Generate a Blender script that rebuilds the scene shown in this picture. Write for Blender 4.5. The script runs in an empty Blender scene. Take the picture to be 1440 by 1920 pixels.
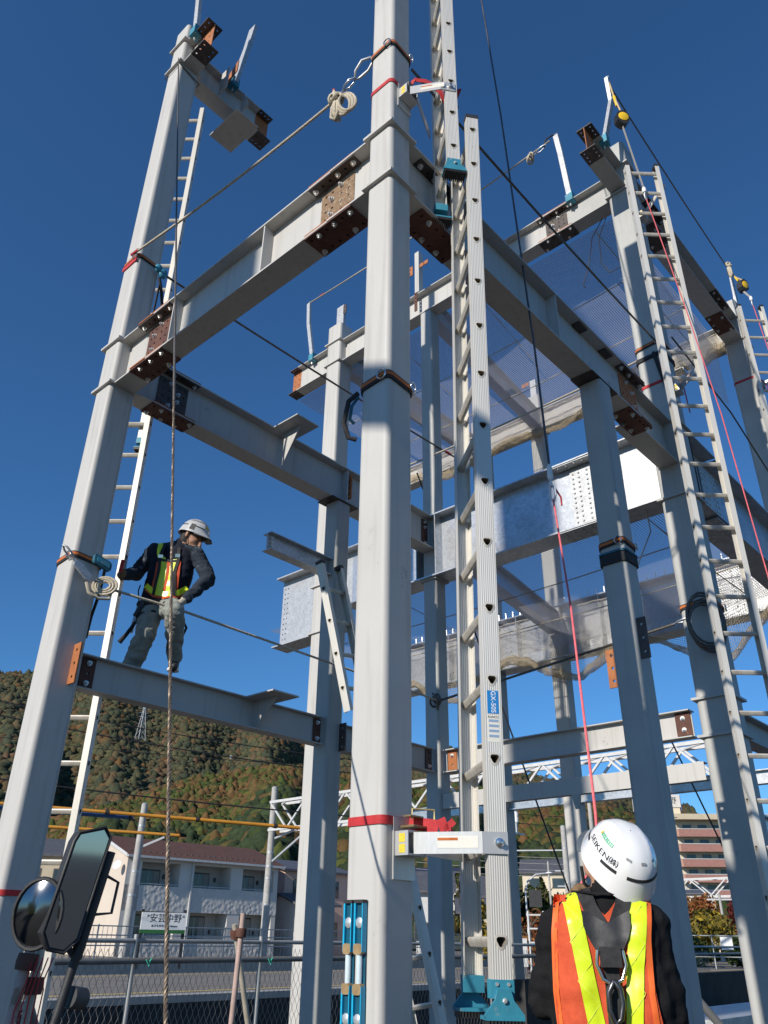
import bpy, math, random
import numpy as np
from mathutils import Vector as V, Matrix as M
R = math.radians
random.seed(7); rng = np.random.default_rng(7)
sc = bpy.context.scene
col = sc.collection
GROUND = -1.38          # metres; the eye point is the origin of heights

# ---------------------------------------------------------------- camera
cam = bpy.data.cameras.new('camera'); cam.sensor_fit = 'VERTICAL'; cam.sensor_height = 24.0
cam.lens = 24.0 * 1491.98 / 1920.0; cam.clip_start = 0.05; cam.clip_end = 6000
co = bpy.data.objects.new('camera', cam); col.objects.link(co); sc.camera = co
_th, _ro, _ya = R(28.294), R(0.812), R(47.566)
_F = V((math.cos(_th)*math.sin(_ya), math.cos(_th)*math.cos(_ya), math.sin(_th)))
_R0 = V((math.cos(_ya), -math.sin(_ya), 0)); _U0 = _R0.cross(_F)
_Rr = _R0*math.cos(_ro) + _U0*math.sin(_ro); _U = _Rr.cross(_F)
co.matrix_world = M(((_Rr.x, _U.x, -_F.x, 0), (_Rr.y, _U.y, -_F.y, 0), (_Rr.z, _U.z, -_F.z, 0), (0, 0, 0, 1)))

# ---------------------------------------------------------------- sky, sun, exposure
SUN_EL, SUN_DRIFT = R(27.0), R(0.9)
ldir = V((math.cos(SUN_DRIFT)*math.cos(SUN_EL), math.sin(SUN_DRIFT)*math.cos(SUN_EL), -math.sin(SUN_EL)))
w = bpy.data.worlds.new('World'); sc.world = w; w.use_nodes = True
nt = w.node_tree; nt.nodes.clear()
sky = nt.nodes.new('ShaderNodeTexSky'); sky.sky_type = 'NISHITA'; sky.sun_disc = False
sky.sun_elevation = SUN_EL; sky.sun_rotation = math.atan2(-ldir.x, -ldir.y)
sky.altitude = 50; sky.air_density = 1.0; sky.dust_density = 0.0; sky.ozone_density = 10.0
bg = nt.nodes.new('ShaderNodeBackground'); bg.inputs[1].default_value = 0.116
out = nt.nodes.new('ShaderNodeOutputWorld')
tint = nt.nodes.new('ShaderNodeMix'); tint.data_type = 'RGBA'; tint.blend_type = 'MULTIPLY'; tint.inputs[0].default_value = 1; tint.inputs[7].default_value = (.84, 1.04, 1.03, 1)
nt.links.new(sky.outputs[0], tint.inputs[6]); nt.links.new(tint.outputs[2], bg.inputs[0]); nt.links.new(bg.outputs[0], out.inputs[0])
sl = bpy.data.lights.new('sun', 'SUN'); sl.energy = 5.0; sl.angle = R(0.53); sl.color = (1.0, 0.93, 0.83)
so = bpy.data.objects.new('sun', sl); col.objects.link(so); so.location = (-30, 0, 30)
so.rotation_euler = ldir.to_track_quat('-Z', 'Y').to_euler()
sc.view_settings.view_transform = 'Standard'; sc.view_settings.look = 'None'
sc.view_settings.exposure = 0.07; sc.view_settings.gamma = 1.0; sc.view_settings.use_curve_mapping = False
sc.render.engine = 'CYCLES'
sc.cycles.use_denoising = True; sc.cycles.max_bounces = 8; sc.cycles.transparent_max_bounces = 16
sc.cycles.sample_clamp_indirect = 4.0

# ---------------------------------------------------------------- materials
MATS = {}
def pm(name, c1, c2=None, scale=6.0, rough=0.5, metal=0.0, bump=0.0, bscale=None, c3=None, s3=20.0, t3=0.62,
       vc=False, stretch=None, spangle=0.0, streak=0.0, spec=0.5, trans=0.0, coat=0.0, rvar=0.08, w3=0.06, objrand=0.0):
    if name in MATS: return MATS[name]
    m = bpy.data.materials.new(name); m.use_nodes = True; MATS[name] = m
    t = m.node_tree; n = t.nodes; L = t.links.new
    b = n['Principled BSDF']
    b.inputs['Roughness'].default_value = rough; b.inputs['Metallic'].default_value = metal
    b.inputs['Specular IOR Level'].default_value = spec
    if coat: b.inputs['Coat Weight'].default_value = coat; b.inputs['Coat Roughness'].default_value = .12
    tc = n.new('ShaderNodeTexCoord'); mp = n.new('ShaderNodeMapping'); L(tc.outputs['Object'], mp.inputs[0])
    if stretch: mp.inputs['Scale'].default_value = stretch
    oi = n.new('ShaderNodeObjectInfo')
    ad = n.new('ShaderNodeVectorMath'); ad.operation = 'ADD'; cx = n.new('ShaderNodeCombineXYZ')
    ml = n.new('ShaderNodeMath'); ml.operation = 'MULTIPLY'; ml.inputs[1].default_value = 37.0
    L(oi.outputs['Random'], ml.inputs[0]); L(ml.outputs[0], cx.inputs[0]); L(ml.outputs[0], cx.inputs[2])
    L(mp.outputs[0], ad.inputs[0]); L(cx.outputs[0], ad.inputs[1])
    no = n.new('ShaderNodeTexNoise'); no.inputs['Scale'].default_value = scale; no.inputs['Detail'].default_value = 6
    no.inputs['Roughness'].default_value = .62
    L(ad.outputs[0], no.inputs['Vector'])
    mx = n.new('ShaderNodeMix'); mx.data_type = 'RGBA'
    c2 = c2 or tuple(v*0.85 for v in c1)
    mx.inputs[6].default_value = (*c1, 1); mx.inputs[7].default_value = (*c2, 1)
    mr = n.new('ShaderNodeMapRange'); mr.inputs[1].default_value = .36; mr.inputs[2].default_value = .64
    L(no.outputs[0], mr.inputs[0]); L(mr.outputs[0], mx.inputs[0])
    src = mx.outputs[2]
    if c3:
        n3 = n.new('ShaderNodeTexNoise'); n3.inputs['Scale'].default_value = s3; n3.inputs['Detail'].default_value = 8
        n3.inputs['Roughness'].default_value = .7
        L(ad.outputs[0], n3.inputs['Vector'])
        m3 = n.new('ShaderNodeMapRange'); m3.inputs[1].default_value = t3; m3.inputs[2].default_value = t3 + w3
        L(n3.outputs[0], m3.inputs[0])
        x3 = n.new('ShaderNodeMix'); x3.data_type = 'RGBA'; x3.inputs[7].default_value = (*c3, 1)
        L(m3.outputs[0], x3.inputs[0]); L(src, x3.inputs[6]); src = x3.outputs[2]
    if spangle:
        vo = n.new('ShaderNodeTexVoronoi'); vo.inputs['Scale'].default_value = spangle; L(ad.outputs[0], vo.inputs['Vector'])
        sx = n.new('ShaderNodeSeparateColor'); L(vo.outputs['Color'], sx.inputs[0]); ms_ = n.new('ShaderNodeMapRange'); ms_.inputs[3].default_value = .86; ms_.inputs[4].default_value = 1.10; L(sx.outputs[0], ms_.inputs[0])
        xs_ = n.new('ShaderNodeMix'); xs_.data_type = 'RGBA'; xs_.blend_type = 'MULTIPLY'; xs_.inputs[0].default_value = 1; L(src, xs_.inputs[6]); L(ms_.outputs[0], xs_.inputs[7]); src = xs_.outputs[2]
    if streak:
        mp2 = n.new('ShaderNodeMapping'); mp2.inputs['Scale'].default_value = (9, 9, .55); L(ad.outputs[0], mp2.inputs[0])
        n4 = n.new('ShaderNodeTexNoise'); n4.inputs['Scale'].default_value = 2.2; n4.inputs['Detail'].default_value = 8; L(mp2.outputs[0], n4.inputs['Vector'])
        m4 = n.new('ShaderNodeMapRange'); m4.inputs[1].default_value = .52; m4.inputs[2].default_value = .74; m4.inputs[4].default_value = streak; L(n4.outputs[0], m4.inputs[0])
        x4 = n.new('ShaderNodeMix'); x4.data_type = 'RGBA'; x4.inputs[7].default_value = (.24, .215, .185, 1); L(m4.outputs[0], x4.inputs[0]); L(src, x4.inputs[6])
        n5 = n.new('ShaderNodeTexNoise'); n5.inputs['Scale'].default_value = 1.1; n5.inputs['Detail'].default_value = 10; n5.inputs['Roughness'].default_value = .8; L(ad.outputs[0], n5.inputs['Vector'])
        m5 = n.new('ShaderNodeMapRange'); m5.inputs[1].default_value = .645; m5.inputs[2].default_value = .70; m5.inputs[4].default_value = .75; L(n5.outputs[0], m5.inputs[0])
        x5 = n.new('ShaderNodeMix'); x5.data_type = 'RGBA'; x5.inputs[7].default_value = (.17, .155, .14, 1); L(m5.outputs[0], x5.inputs[0]); L(x4.outputs[2], x5.inputs[6]); src = x5.outputs[2]
    if vc:
        at = n.new('ShaderNodeAttribute'); at.attribute_name = 'tint'
        xm = n.new('ShaderNodeMix'); xm.data_type = 'RGBA'; xm.blend_type = 'MULTIPLY'; xm.inputs[0].default_value = 1
        L(src, xm.inputs[6]); L(at.outputs['Color'], xm.inputs[7]); src = xm.outputs[2]
    if objrand:
        hv = n.new('ShaderNodeHueSaturation'); mr2 = n.new('ShaderNodeMapRange')
        mr2.inputs[3].default_value = 1-objrand; mr2.inputs[4].default_value = 1+objrand
        L(oi.outputs['Random'], mr2.inputs[0]); L(mr2.outputs[0], hv.inputs['Value']); L(src, hv.inputs['Color']); src = hv.outputs[0]
    L(src, b.inputs['Base Color'])
    if rvar:
        rr = n.new('ShaderNodeMapRange'); rr.inputs[3].default_value = max(.02, rough-rvar); rr.inputs[4].default_value = min(1, rough+rvar)
        L(no.outputs[0], rr.inputs[0]); L(rr.outputs[0], b.inputs['Roughness'])
    if trans:
        b.inputs['Subsurface Weight'].default_value = 0
        tr = n.new('ShaderNodeBsdfTranslucent'); ms = n.new('ShaderNodeMixShader'); ms.inputs[0].default_value = trans
        L(src, tr.inputs[0]); L(b.outputs[0], ms.inputs[1]); L(tr.outputs[0], ms.inputs[2])
        L(ms.outputs[0], n['Material Output'].inputs[0])
    if bump:
        bn = n.new('ShaderNodeTexNoise'); bn.inputs['Scale'].default_value = bscale or scale*6; bn.inputs['Detail'].default_value = 4
        L(ad.outputs[0], bn.inputs['Vector'])
        bp = n.new('ShaderNodeBump'); bp.inputs['Strength'].default_value = bump; bp.inputs['Distance'].default_value = .01
        L(bn.outputs[0], bp.inputs['Height']); L(bp.outputs[0], b.inputs['Normal'])
    return m

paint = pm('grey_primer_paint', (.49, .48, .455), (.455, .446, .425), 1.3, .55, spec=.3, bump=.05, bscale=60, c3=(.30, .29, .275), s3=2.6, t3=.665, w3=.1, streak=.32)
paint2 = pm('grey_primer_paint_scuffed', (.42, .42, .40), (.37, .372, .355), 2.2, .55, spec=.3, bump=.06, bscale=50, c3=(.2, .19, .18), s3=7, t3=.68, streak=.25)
galv = pm('galvanised_steel', (.54, .56, .58), (.44, .465, .49), 4, .38, .7, bump=.06, bscale=25, c3=(.33, .35, .37), s3=3.5, t3=.60, w3=.12, rvar=.14, spangle=34)
galv_l = pm('galvanised_light', (.52, .53, .535), (.41, .42, .43), 11, .48, .45, bump=.05, bscale=40, rvar=.1, spangle=46)
alu = pm('ladder_aluminium', (.60, .595, .575), (.50, .495, .475), 7, .40, .45, stretch=(1, 1, .25), bump=.05, bscale=60, c3=(.42, .37, .28), s3=30, t3=.66, rvar=.1)
alu_d = pm('worn_aluminium_rung', (.62, .59, .53), (.48, .44, .37), 18, .45, .2, bump=.08, bscale=80)
rust = pm('red_rust_plate', (.115, .044, .027), (.075, .030, .021), 9, .75, bump=.12, bscale=70, c3=(.20, .085, .045), s3=24, t3=.6)
rust_o = pm('orange_rust_plate', (.40, .14, .042), (.30, .10, .034), 8, .72, bump=.1, bscale=70, c3=(.26, .09, .035), s3=20, t3=.58)
rust_s = pm('speckled_rust_plate', (.24, .15, .08), (.155, .088, .046), 26, .75, bump=.15, bscale=90, c3=(.42, .35, .26), s3=60, t3=.56)
rust_d = pm('dark_mill_scale', (.075, .055, .047), (.045, .036, .033), 10, .6, bump=.06, bscale=80, c3=(.14, .07, .04), s3=18, t3=.64)
zinc = pm('zinc_bolt', (.74, .74, .72), (.6, .6, .58), 60, .35, .6, bump=.05)
chrome = pm('polished_steel', (.72, .72, .72), (.6, .6, .6), 20, .22, .95)
black = pm('black_rubber', (.018, .018, .02), (.03, .03, .032), 12, .55, bump=.08)
blackp = pm('black_webbing', (.016, .016, .018), (.032, .032, .034), 60, .85, bump=.25, bscale=240)
teal = pm('teal_moulding', (.035, .25, .35), (.03, .19, .27), 8, .55, bump=.08, c3=(.28, .30, .28), s3=9, t3=.57, w3=.12)
tealdark = pm('teal_webbing', (.02, .13, .19), (.015, .09, .14), 40, .7, bump=.2, bscale=200)
redweb = pm('red_webbing', (.50, .025, .03), (.38, .018, .022), 30, .75, bump=.2, bscale=220)
orangeweb = pm('orange_webbing', (.55, .15, .035), (.42, .11, .025), 40, .8, bump=.2, bscale=220)
ropem = pm('pale_rope_fibre', (.56, .50, .39), (.40, .35, .265), 60, .9, bump=.2, bscale=160)
wirem = pm('steel_wire_rope', (.16, .145, .125), (.10, .09, .08), 50, .5, .5, bump=.1)
pinkm = pm('pink_cord', (.78, .16, .17), (.62, .11, .13), 40, .8)
blackc = pm('black_cable', (.012, .012, .014), (.02, .02, .022), 30, .5)
yellowm = pm('yellow_plastic', (.85, .55, .02), (.75, .46, .015), 20, .4)
whitep = pm('white_plastic', (.78, .78, .77), (.72, .72, .71), 20, .35)

# ---------------------------------------------------------------- mesh helpers
class MB:
    def __init__(s): s.v = []; s.f = []; s.mi = []
    def add(s, vs, fs, mi=0):
        o = len(s.v); s.v += [tuple(p) for p in vs]
        s.f += [tuple(i+o for i in f) for f in fs]; s.mi += [mi]*len(fs); return s
    def fr(s, o, u, v, n, x0, x1, y0, y1, z0, z1, mi=0):      # box in a frame
        o, u, v, n = V(o), V(u), V(v), V(n)
        P = [o+u*x+v*y+n*z for z in (z0, z1) for x, y in ((x0, y0), (x1, y0), (x1, y1), (x0, y1))]
        F = [(0, 3, 2, 1), (4, 5, 6, 7), (0, 1, 5, 4), (1, 2, 6, 5), (2, 3, 7, 6), (3, 0, 4, 7)]
        return s.add(P, F, mi)
    def box(s, x0, x1, y0, y1, z0, z1, mi=0):
        return s.fr((0, 0, 0), (1, 0, 0), (0, 1, 0), (0, 0, 1), x0, x1, y0, y1, z0, z1, mi)
    def bar(s, p0, p1, w, h, up=(0, 0, 1), mi=0):              # box along p0-p1
        p0, p1 = V(p0), V(p1); d = p1-p0; l = d.length; d.normalize(); up = V(up)
        sd = d.cross(up)
        if sd.length < 1e-4: sd = d.cross(V((1, 0, 0)))
        sd.normalize(); u2 = sd.cross(d)
        return s.fr(p0, d, sd, u2, 0, l, -w/2, w/2, -h/2, h/2, mi)
    def tube(s, pts, r, n=8, closed=False, cap=True, mi=0):
        pts = [V(p) for p in pts]; k = len(pts); rs = r if hasattr(r, '__len__') else [r]*k
        o = len(s.v); prev = None
        for i, p in enumerate(pts):
            a = pts[(i-1) % k] if (closed or i > 0) else p
            b = pts[(i+1) % k] if (closed or i < k-1) else p
            t = (b-a).normalized() if (b-a).length > 1e-9 else V((0, 0, 1))
            if prev is None:
                q = t.cross(V((0, 0, 1)));
                if q.length < 1e-3: q = t.cross(V((1, 0, 0)))
                q.normalize()
            else:
                q = prev - t*prev.dot(t)
                if q.length < 1e-6: q = t.orthogonal()
                q.normalize()
            prev = q; q2 = t.cross(q)
            for j in range(n):
                a_ = 2*math.pi*j/n; s.v.append(tuple(p+(q*math.cos(a_)+q2*math.sin(a_))*rs[i]))
        m = k if closed else k-1
        for i in range(m):
            for j in range(n):
                a0 = o+i*n+j; a1 = o+i*n+(j+1) % n; b0 = o+((i+1) % k)*n+j; b1 = o+((i+1) % k)*n+(j+1) % n
                s.f.append((a0, a1, b1, b0)); s.mi.append(mi)
        if cap and not closed:
            s.f.append(tuple(o+j for j in range(n))[::-1]); s.f.append(tuple(o+(k-1)*n+j for j in range(n))); s.mi += [mi, mi]
        return s
    def prism(s, poly, o, u, v, n, t0, t1, mi=0):              # polygon in u,v extruded along n
        o, u, v, n = V(o), V(u), V(v), V(n); k = len(poly)
        P = [o+u*x+v*y+n*t for t in (t0, t1) for x, y in poly]
        F = [tuple(range(k))[::-1], tuple(range(k, 2*k))]+[(i, (i+1) % k, k+(i+1) % k, k+i) for i in range(k)]
        return s.add(P, F, mi)
    def lathe(s, prof, o, ax, n=16, mi=0, cap=True):           # prof: (radius, along)
        o, ax = V(o), V(ax).normalized(); q = ax.orthogonal().normalized(); q2 = ax.cross(q); b = len(s.v)
        for r_, h in prof:
            for j in range(n):
                a_ = 2*math.pi*j/n; s.v.append(tuple(o+ax*h+(q*math.cos(a_)+q2*math.sin(a_))*r_))
        for i in range(len(prof)-1):
            for j in range(n):
                s.f.append((b+i*n+j, b+i*n+(j+1) % n, b+(i+1)*n+(j+1) % n, b+(i+1)*n+j)); s.mi.append(mi)
        if cap:
            s.f.append(tuple(b+j for j in range(n))[::-1]); s.f.append(tuple(b+(len(prof)-1)*n+j for j in range(n))); s.mi += [mi, mi]
        return s
    def ball(s, c, r, n=12, m=8, mi=0):
        c = V(c); rx, ry, rz = r if hasattr(r, '__len__') else (r, r, r); b = len(s.v)
        for i in range(m+1):
            th = math.pi*i/m
            for j in range(n):
                ph = 2*math.pi*j/n
                s.v.append((c.x+rx*math.sin(th)*math.cos(ph), c.y+ry*math.sin(th)*math.sin(ph), c.z+rz*math.cos(th)))
        for i in range(m):
            for j in range(n):
                s.f.append((b+i*n+j, b+(i+1)*n+j, b+(i+1)*n+(j+1) % n, b+i*n+(j+1) % n)); s.mi.append(mi)
        return s
    def holes(s, o, u, v, n, w, h, t, xs, ys, r, mi=0, hi=None, k=8):
        """plate centred on o, w along u, h along v, thick t along n, a round hole at each (x, y)"""
        o, u, v, n = V(o), V(u), V(v), V(n)
        xb = [-w/2]+[(a+b)/2 for a, b in zip(xs, xs[1:])]+[w/2]; yb = [-h/2]+[(a+b)/2 for a, b in zip(ys, ys[1:])]+[h/2]
        pt = lambda x, y, z: tuple(o+u*x+v*y+n*z)
        for i, x in enumerate(xs):
            for j, y in enumerate(ys):
                x0, x1, y0, y1 = xb[i], xb[i+1], yb[j], yb[j+1]; b = len(s.v)
                ring = [(x+r*math.cos(2*math.pi*(q+.5)/k), y+r*math.sin(2*math.pi*(q+.5)/k)) for q in range(k)]
                outer = []
                for q in range(k):
                    a = 2*math.pi*(q+.5)/k; c_, s_ = math.cos(a), math.sin(a)
                    tx = (x1-x)/c_ if c_ > 0 else (x0-x)/c_; ty = (y1-y)/s_ if s_ > 0 else (y0-y)/s_
                    # keep corners: octagon rays to box corners
                    outer.append(((x1 if c_ > 0 else x0) if abs(c_) > abs(s_) else x+tx*0+ (c_*min(abs(ty), 9)), (y1 if s_ > 0 else y0) if abs(s_) > abs(c_) else y+s_*min(abs(tx), 9)))
                outer = [(min(max(px, x0), x1), min(max(py, y0), y1)) for px, py in outer]
                for z in (-t/2, t/2):
                    s.v += [pt(px, py, z) for px, py in ring]+[pt(px, py, z) for px, py in outer]+[pt(cx, cy, z) for cx, cy in ((x1, y1), (x0, y1), (x0, y0), (x1, y0))]
                N = 2*k+4
                for side, fl in ((0, True), (N, False)):
                    for q in range(k):
                        q1 = (q+1) % k; a0, a1 = b+side+q, b+side+q1; c0, c1 = b+side+k+q, b+side+k+q1
                        crn = {0: 0, 2: 1, 4: 2, 6: 3}.get(q) if k == 8 else None
                        f = (a0, c0, b+side+2*k+crn, c1, a1) if crn is not None else (a0, c0, c1, a1)
                        s.f.append(f[::-1] if fl else f); s.mi.append(mi)
                for q in range(k):
                    q1 = (q+1) % k; s.f.append((b+q, b+q1, b+N+q1, b+N+q)); s.mi.append(mi if hi is None else hi)
        P = [pt(x, y, z) for z in (-t/2, t/2) for x, y in ((-w/2, -h/2), (w/2, -h/2), (w/2, h/2), (-w/2, h/2))]
        s.add(P, [(0, 1, 5, 4), (1, 2, 6, 5), (2, 3, 7, 6), (3, 0, 4, 7)], mi)
        return s
    def mesh(s, name, mats, smooth=None):
        me = bpy.data.meshes.new(name); me.from_pydata(s.v, [], s.f)
        for m in (mats if isinstance(mats, (list, tuple)) else [mats]): me.materials.append(m)
        if any(s.mi): me.polygons.foreach_set('material_index', s.mi)
        if smooth is not None:
            me.shade_smooth(); me.set_sharp_from_angle(angle=R(smooth))
        me.update(); return me
    def build(s, name, mats, parent=None, smooth=None, label=None):
        return put(name, s.mesh(name, mats, smooth), parent, label)

def put(name, me, parent=None, label=None):
    o = bpy.data.objects.new(name, me); col.objects.link(o)
    if parent is not None:
        o.parent = parent
        if parent.type == 'EMPTY': o.matrix_parent_inverse = parent.matrix_basis.inverted()
    if label: o['label'] = label
    return o
def tag(o, label, cat, group=None, kind=None):
    if label: o['label'] = label
    if cat: o['category'] = cat
    if group: o['group'] = group
    if kind: o['kind'] = kind
    return o
def thing(name, label, cat, loc=(0, 0, 0), group=None):
    o = bpy.data.objects.new(name, None); col.objects.link(o); o.location = loc; o.empty_display_size = .1
    return tag(o, label, cat, group, 'thing')
def solo(o, label, cat, group=None): return tag(o, label, cat, group, 'thing')
def place(name, me, parent, loc, zaxis=(0, 0, 1), xaxis=None):
    o = put(name, me, parent); z = V(zaxis).normalized()
    if xaxis is None: q = z.to_track_quat('Z', 'Y').to_matrix()
    else:
        x = (V(xaxis)-z*V(xaxis).dot(z)).normalized(); y = z.cross(x); q = M((x, y, z)).transposed()
    o.matrix_basis = M.Translation(V(loc)) @ q.to_4x4(); return o
def rsq(w, h, r, k=5):                                         # rounded rectangle outline
    P = []
    for cx, cy, a0 in ((w/2-r, h/2-r, 0), (-w/2+r, h/2-r, 90), (-w/2+r, -h/2+r, 180), (w/2-r, -h/2+r, 270)):
        for i in range(k+1):
            a = R(a0+90*i/k); q = (cx+r*math.cos(a), cy+r*math.sin(a)); e = .05*r
            t = (-math.sin(a)*e, math.cos(a)*e)                 # keep the flats flat: a guard point beside each corner
            if i == 0: P.append((q[0]-t[0], q[1]-t[1]))
            P.append(q)
            if i == k: P.append((q[0]+t[0], q[1]+t[1]))
    return P
X_, Y_, Z_ = V((1, 0, 0)), V((0, 1, 0)), V((0, 0, 1))

_b = MB(); _b.lathe([(.021, 0), (.021, .004)], (0, 0, 0), Z_, 12)
_b.prism([(.0165*math.cos(R(60*i)), .0165*math.sin(R(60*i))) for i in range(6)], (0, 0, .004), X_, Y_, Z_, 0, .013)
_b.lathe([(.009, .013), (.009, .026)], (0, 0, .004), Z_, 8)
BOLT = _b.mesh('bolt', zinc)
def bolt(parent, p, n): return place('bolt', BOLT, parent, p, n)
# ================================================================ steel frame
def hsec(par, p0, p1, depth, wid, tw, tf, mat, pre='', cope=0):
    """p0, p1: centre line at top of steel. Makes web, top flange and bottom flange as parts of par"""
    p0, p1 = V(p0), V(p1); d = (p1-p0).normalized(); l = (p1-p0).length; sd = d.cross(Z_)
    MB().fr(p0, d, sd, Z_, 0, l, -wid/2, wid/2, -tf, 0).build(pre+'top_flange', mat, par)
    MB().fr(p0, d, sd, Z_, 0, l, -wid/2, wid/2, -depth, -depth+tf).build(pre+'bottom_flange', mat, par)
    MB().fr(p0, d, sd, Z_, 0, l, -tw/2, tw/2, -depth+tf, -tf).build(pre+'web', mat, par)
def bare_end(par, p, d, depth, wid, tw, tf, L, mw=None):
    """unpainted end of a bracket: drilled flange tips and drilled web"""
    p, d = V(p), V(d); sd = d.cross(Z_); c = p+d*(L/2)
    xs = [-L*.3, 0, L*.3]; g = wid*.3
    for z in (-tf/2, -depth+tf/2):
        MB().holes(c+Z_*z, d, sd, Z_, L, wid, tf, xs, [-g, g], .011).build('drilled_flange_end', rust_d, par)
    ys = [(-.5+(i+.5)/4)*(depth-2*tf-.04) for i in range(4)]
    MB().holes(c-Z_*(depth/2), d, Z_, sd, L, depth-2*tf, tw, [-L*.25, L*.2], ys, .011).build('drilled_web_end', mw or rust_o, par)
def splice(par, c, d, depth, wid, tw, tf, L=.44, webm=rust, botm=rust, some=(0, 2, 5, 7), webL=.32):
    """bolted joint: flange plates above and below, web plates each side, a few bolts"""
    c, d = V(c), V(d); sd = d.cross(Z_); t = .012
    n = 6; xs = [(-.5+(i+.5)/n)*L for i in range(n)]; g = wid*.32
    p = MB().holes(c-Z_*(depth+t/2+.001), d, sd, Z_, L, wid, t, xs, [-g, g], .012)
    p.fr(c-Z_*(depth+.0015), d, sd, Z_, -L/2+.01, L/2-.01, -wid/2+.01, wid/2-.01, -.001, .0005, 1)  # dark bare steel behind the holes, also painting in their shade
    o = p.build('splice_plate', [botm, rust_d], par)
    for i in some:
        bolt(o, c-Z_*(depth+t+.001)+d*xs[i % n]+sd*(g if i >= n//2 else -g), -Z_)
        bolt(o, c-Z_*(depth+t+.001)+d*xs[(i+3) % n]+sd*(-g if i >= n//2 else g), -Z_) if i % 2 else None
    o = MB().fr(c, d, sd, Z_, -L/2, L/2, -wid/2, wid/2, .001, t+.001).build('splice_plate', rust_o, par)
    wi = wid/2-tw/2-.012
    for q in (-1, 1):
        m = sd*(q*(tw/2+.012+wi/2))
        p = MB().holes(c+m-Z_*(tf+t/2+.001), d, sd, Z_, L, wi, t, xs, [0], .012)
        p.fr(c+m-Z_*(tf+.0015), d, sd, Z_, -L/2+.01, L/2-.01, -wi/2+.008, wi/2-.008, -.001, .0005, 1)  # black backing so these holes read as deep shade
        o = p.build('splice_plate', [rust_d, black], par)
        for i in (0, 2, 5): bolt(o, c+m-Z_*(tf+t+.001)+d*xs[i], -Z_)
        o = MB().fr(c+m-Z_*(depth-tf-.001), d, sd, Z_, -L/2, L/2, -wi/2, wi/2, 0, t).build('splice_plate', rust_o, par)
        h = depth-2*tf-.09; nn = max(3, int(h/.075)); ys = [(-.5+(i+.5)/nn)*h for i in range(nn)]
        xw = [-webL*.34, -webL*.12, webL*.16, webL*.36]
        p = MB().holes(c-Z_*(depth/2)+sd*(q*(tw/2+.0055)), d, Z_, sd, webL, h, .009, xw, ys, .011)
        p.fr(c-Z_*(depth/2)+sd*(q*(tw/2+.0012)), d, Z_, sd, -webL/2+.01, webL/2-.01, -h/2+.01, h/2-.01, -.0005, .0005, 1)  # dark sheet paints the shade inside the web holes
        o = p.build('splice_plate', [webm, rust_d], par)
        for a_, b_ in ((1, 0), (2, 1), (1, nn-1), (2, nn-2)): bolt(o, c-Z_*(depth/2)+sd*(q*(tw/2+.011))+d*xw[a_]+Z_*ys[b_], sd*q)
def beam(label, p0, p1, depth, wid, mat, tw=.009, tf=.014, group=None, stiff=(), splices=(), name='steel_beam', **kw):
    p0, p1 = V(p0), V(p1); t = thing(name, label, 'beam', p0, group); d = (p1-p0).normalized(); sd = d.cross(Z_)
    hsec(t, p0, p1, depth, wid, tw, tf, mat)
    for s_ in stiff:
        for q in (-1, 1):
            a = p0+d*s_; y0, y1 = sorted((q*(tw/2+.001), q*(wid/2-.006)))
            MB().fr(a, d, sd, Z_, -.006, .006, y0, y1, -depth+tf, -tf).build('stiffener', mat, t)
    for s_ in splices: splice(t, p0+d*s_, d, depth, wid, tw, tf, **kw)
    return t
def column(label, cx, cy, w_, z0, z1, mat, collars=(), stubs=(), r=None, group='steel columns of the frame', cap=False, ct=.022):
    t = thing('steel_column', label, 'column', (cx, cy, z0), group); r = r or w_*.15
    MB().prism(rsq(w_, w_, r), (cx, cy, 0), X_, Y_, Z_, z0, z1).build('shaft', mat, t, 30)
    for z in collars:
        e = w_/2+.026
        MB().box(cx-e, cx+e, cy-e, cy+e, z-ct/2, z+ct/2).build('diaphragm_plate', mat, t)
    if cap: MB().box(cx-w_/2+.004, cx+w_/2-.004, cy-w_/2+.004, cy+w_/2-.004, z1, z1+.012).build('cap_plate', rust_d, t)
    MB().box(cx-w_/2-.09, cx+w_/2+.09, cy-w_/2-.09, cy+w_/2+.09, z0-.03, z0).build('base_plate', galv_l, t)
    for s_ in stubs:
        d = V(s_['d']); p = V((cx, cy, s_['z']))+d*(w_/2); L = s_['L']; b = s_.get('bare', 0)
        hsec(t, p, p+d*(L-b), s_['dep'], s_['w'], .009, .014, s_.get('m', mat), 'bracket_')
        if b: bare_end(t, p+d*(L-b), d, s_['dep'], s_['w'], .009, .014, b, s_.get('mw'))
    return t
def fin(par, o, u, v, n, w_, h, mat, nh=3, bolts=()):           # drilled connection plate
    ys = [(-.5+(i+.5)/nh)*h for i in range(nh)]
    q = MB().holes(o, u, v, n, w_, h, .012, [0], ys, .012).build('fin_plate', mat, par)
    for i in bolts: bolt(q, V(o)+V(v)*ys[i]+V(n)*.006, n)
    return q

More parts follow.
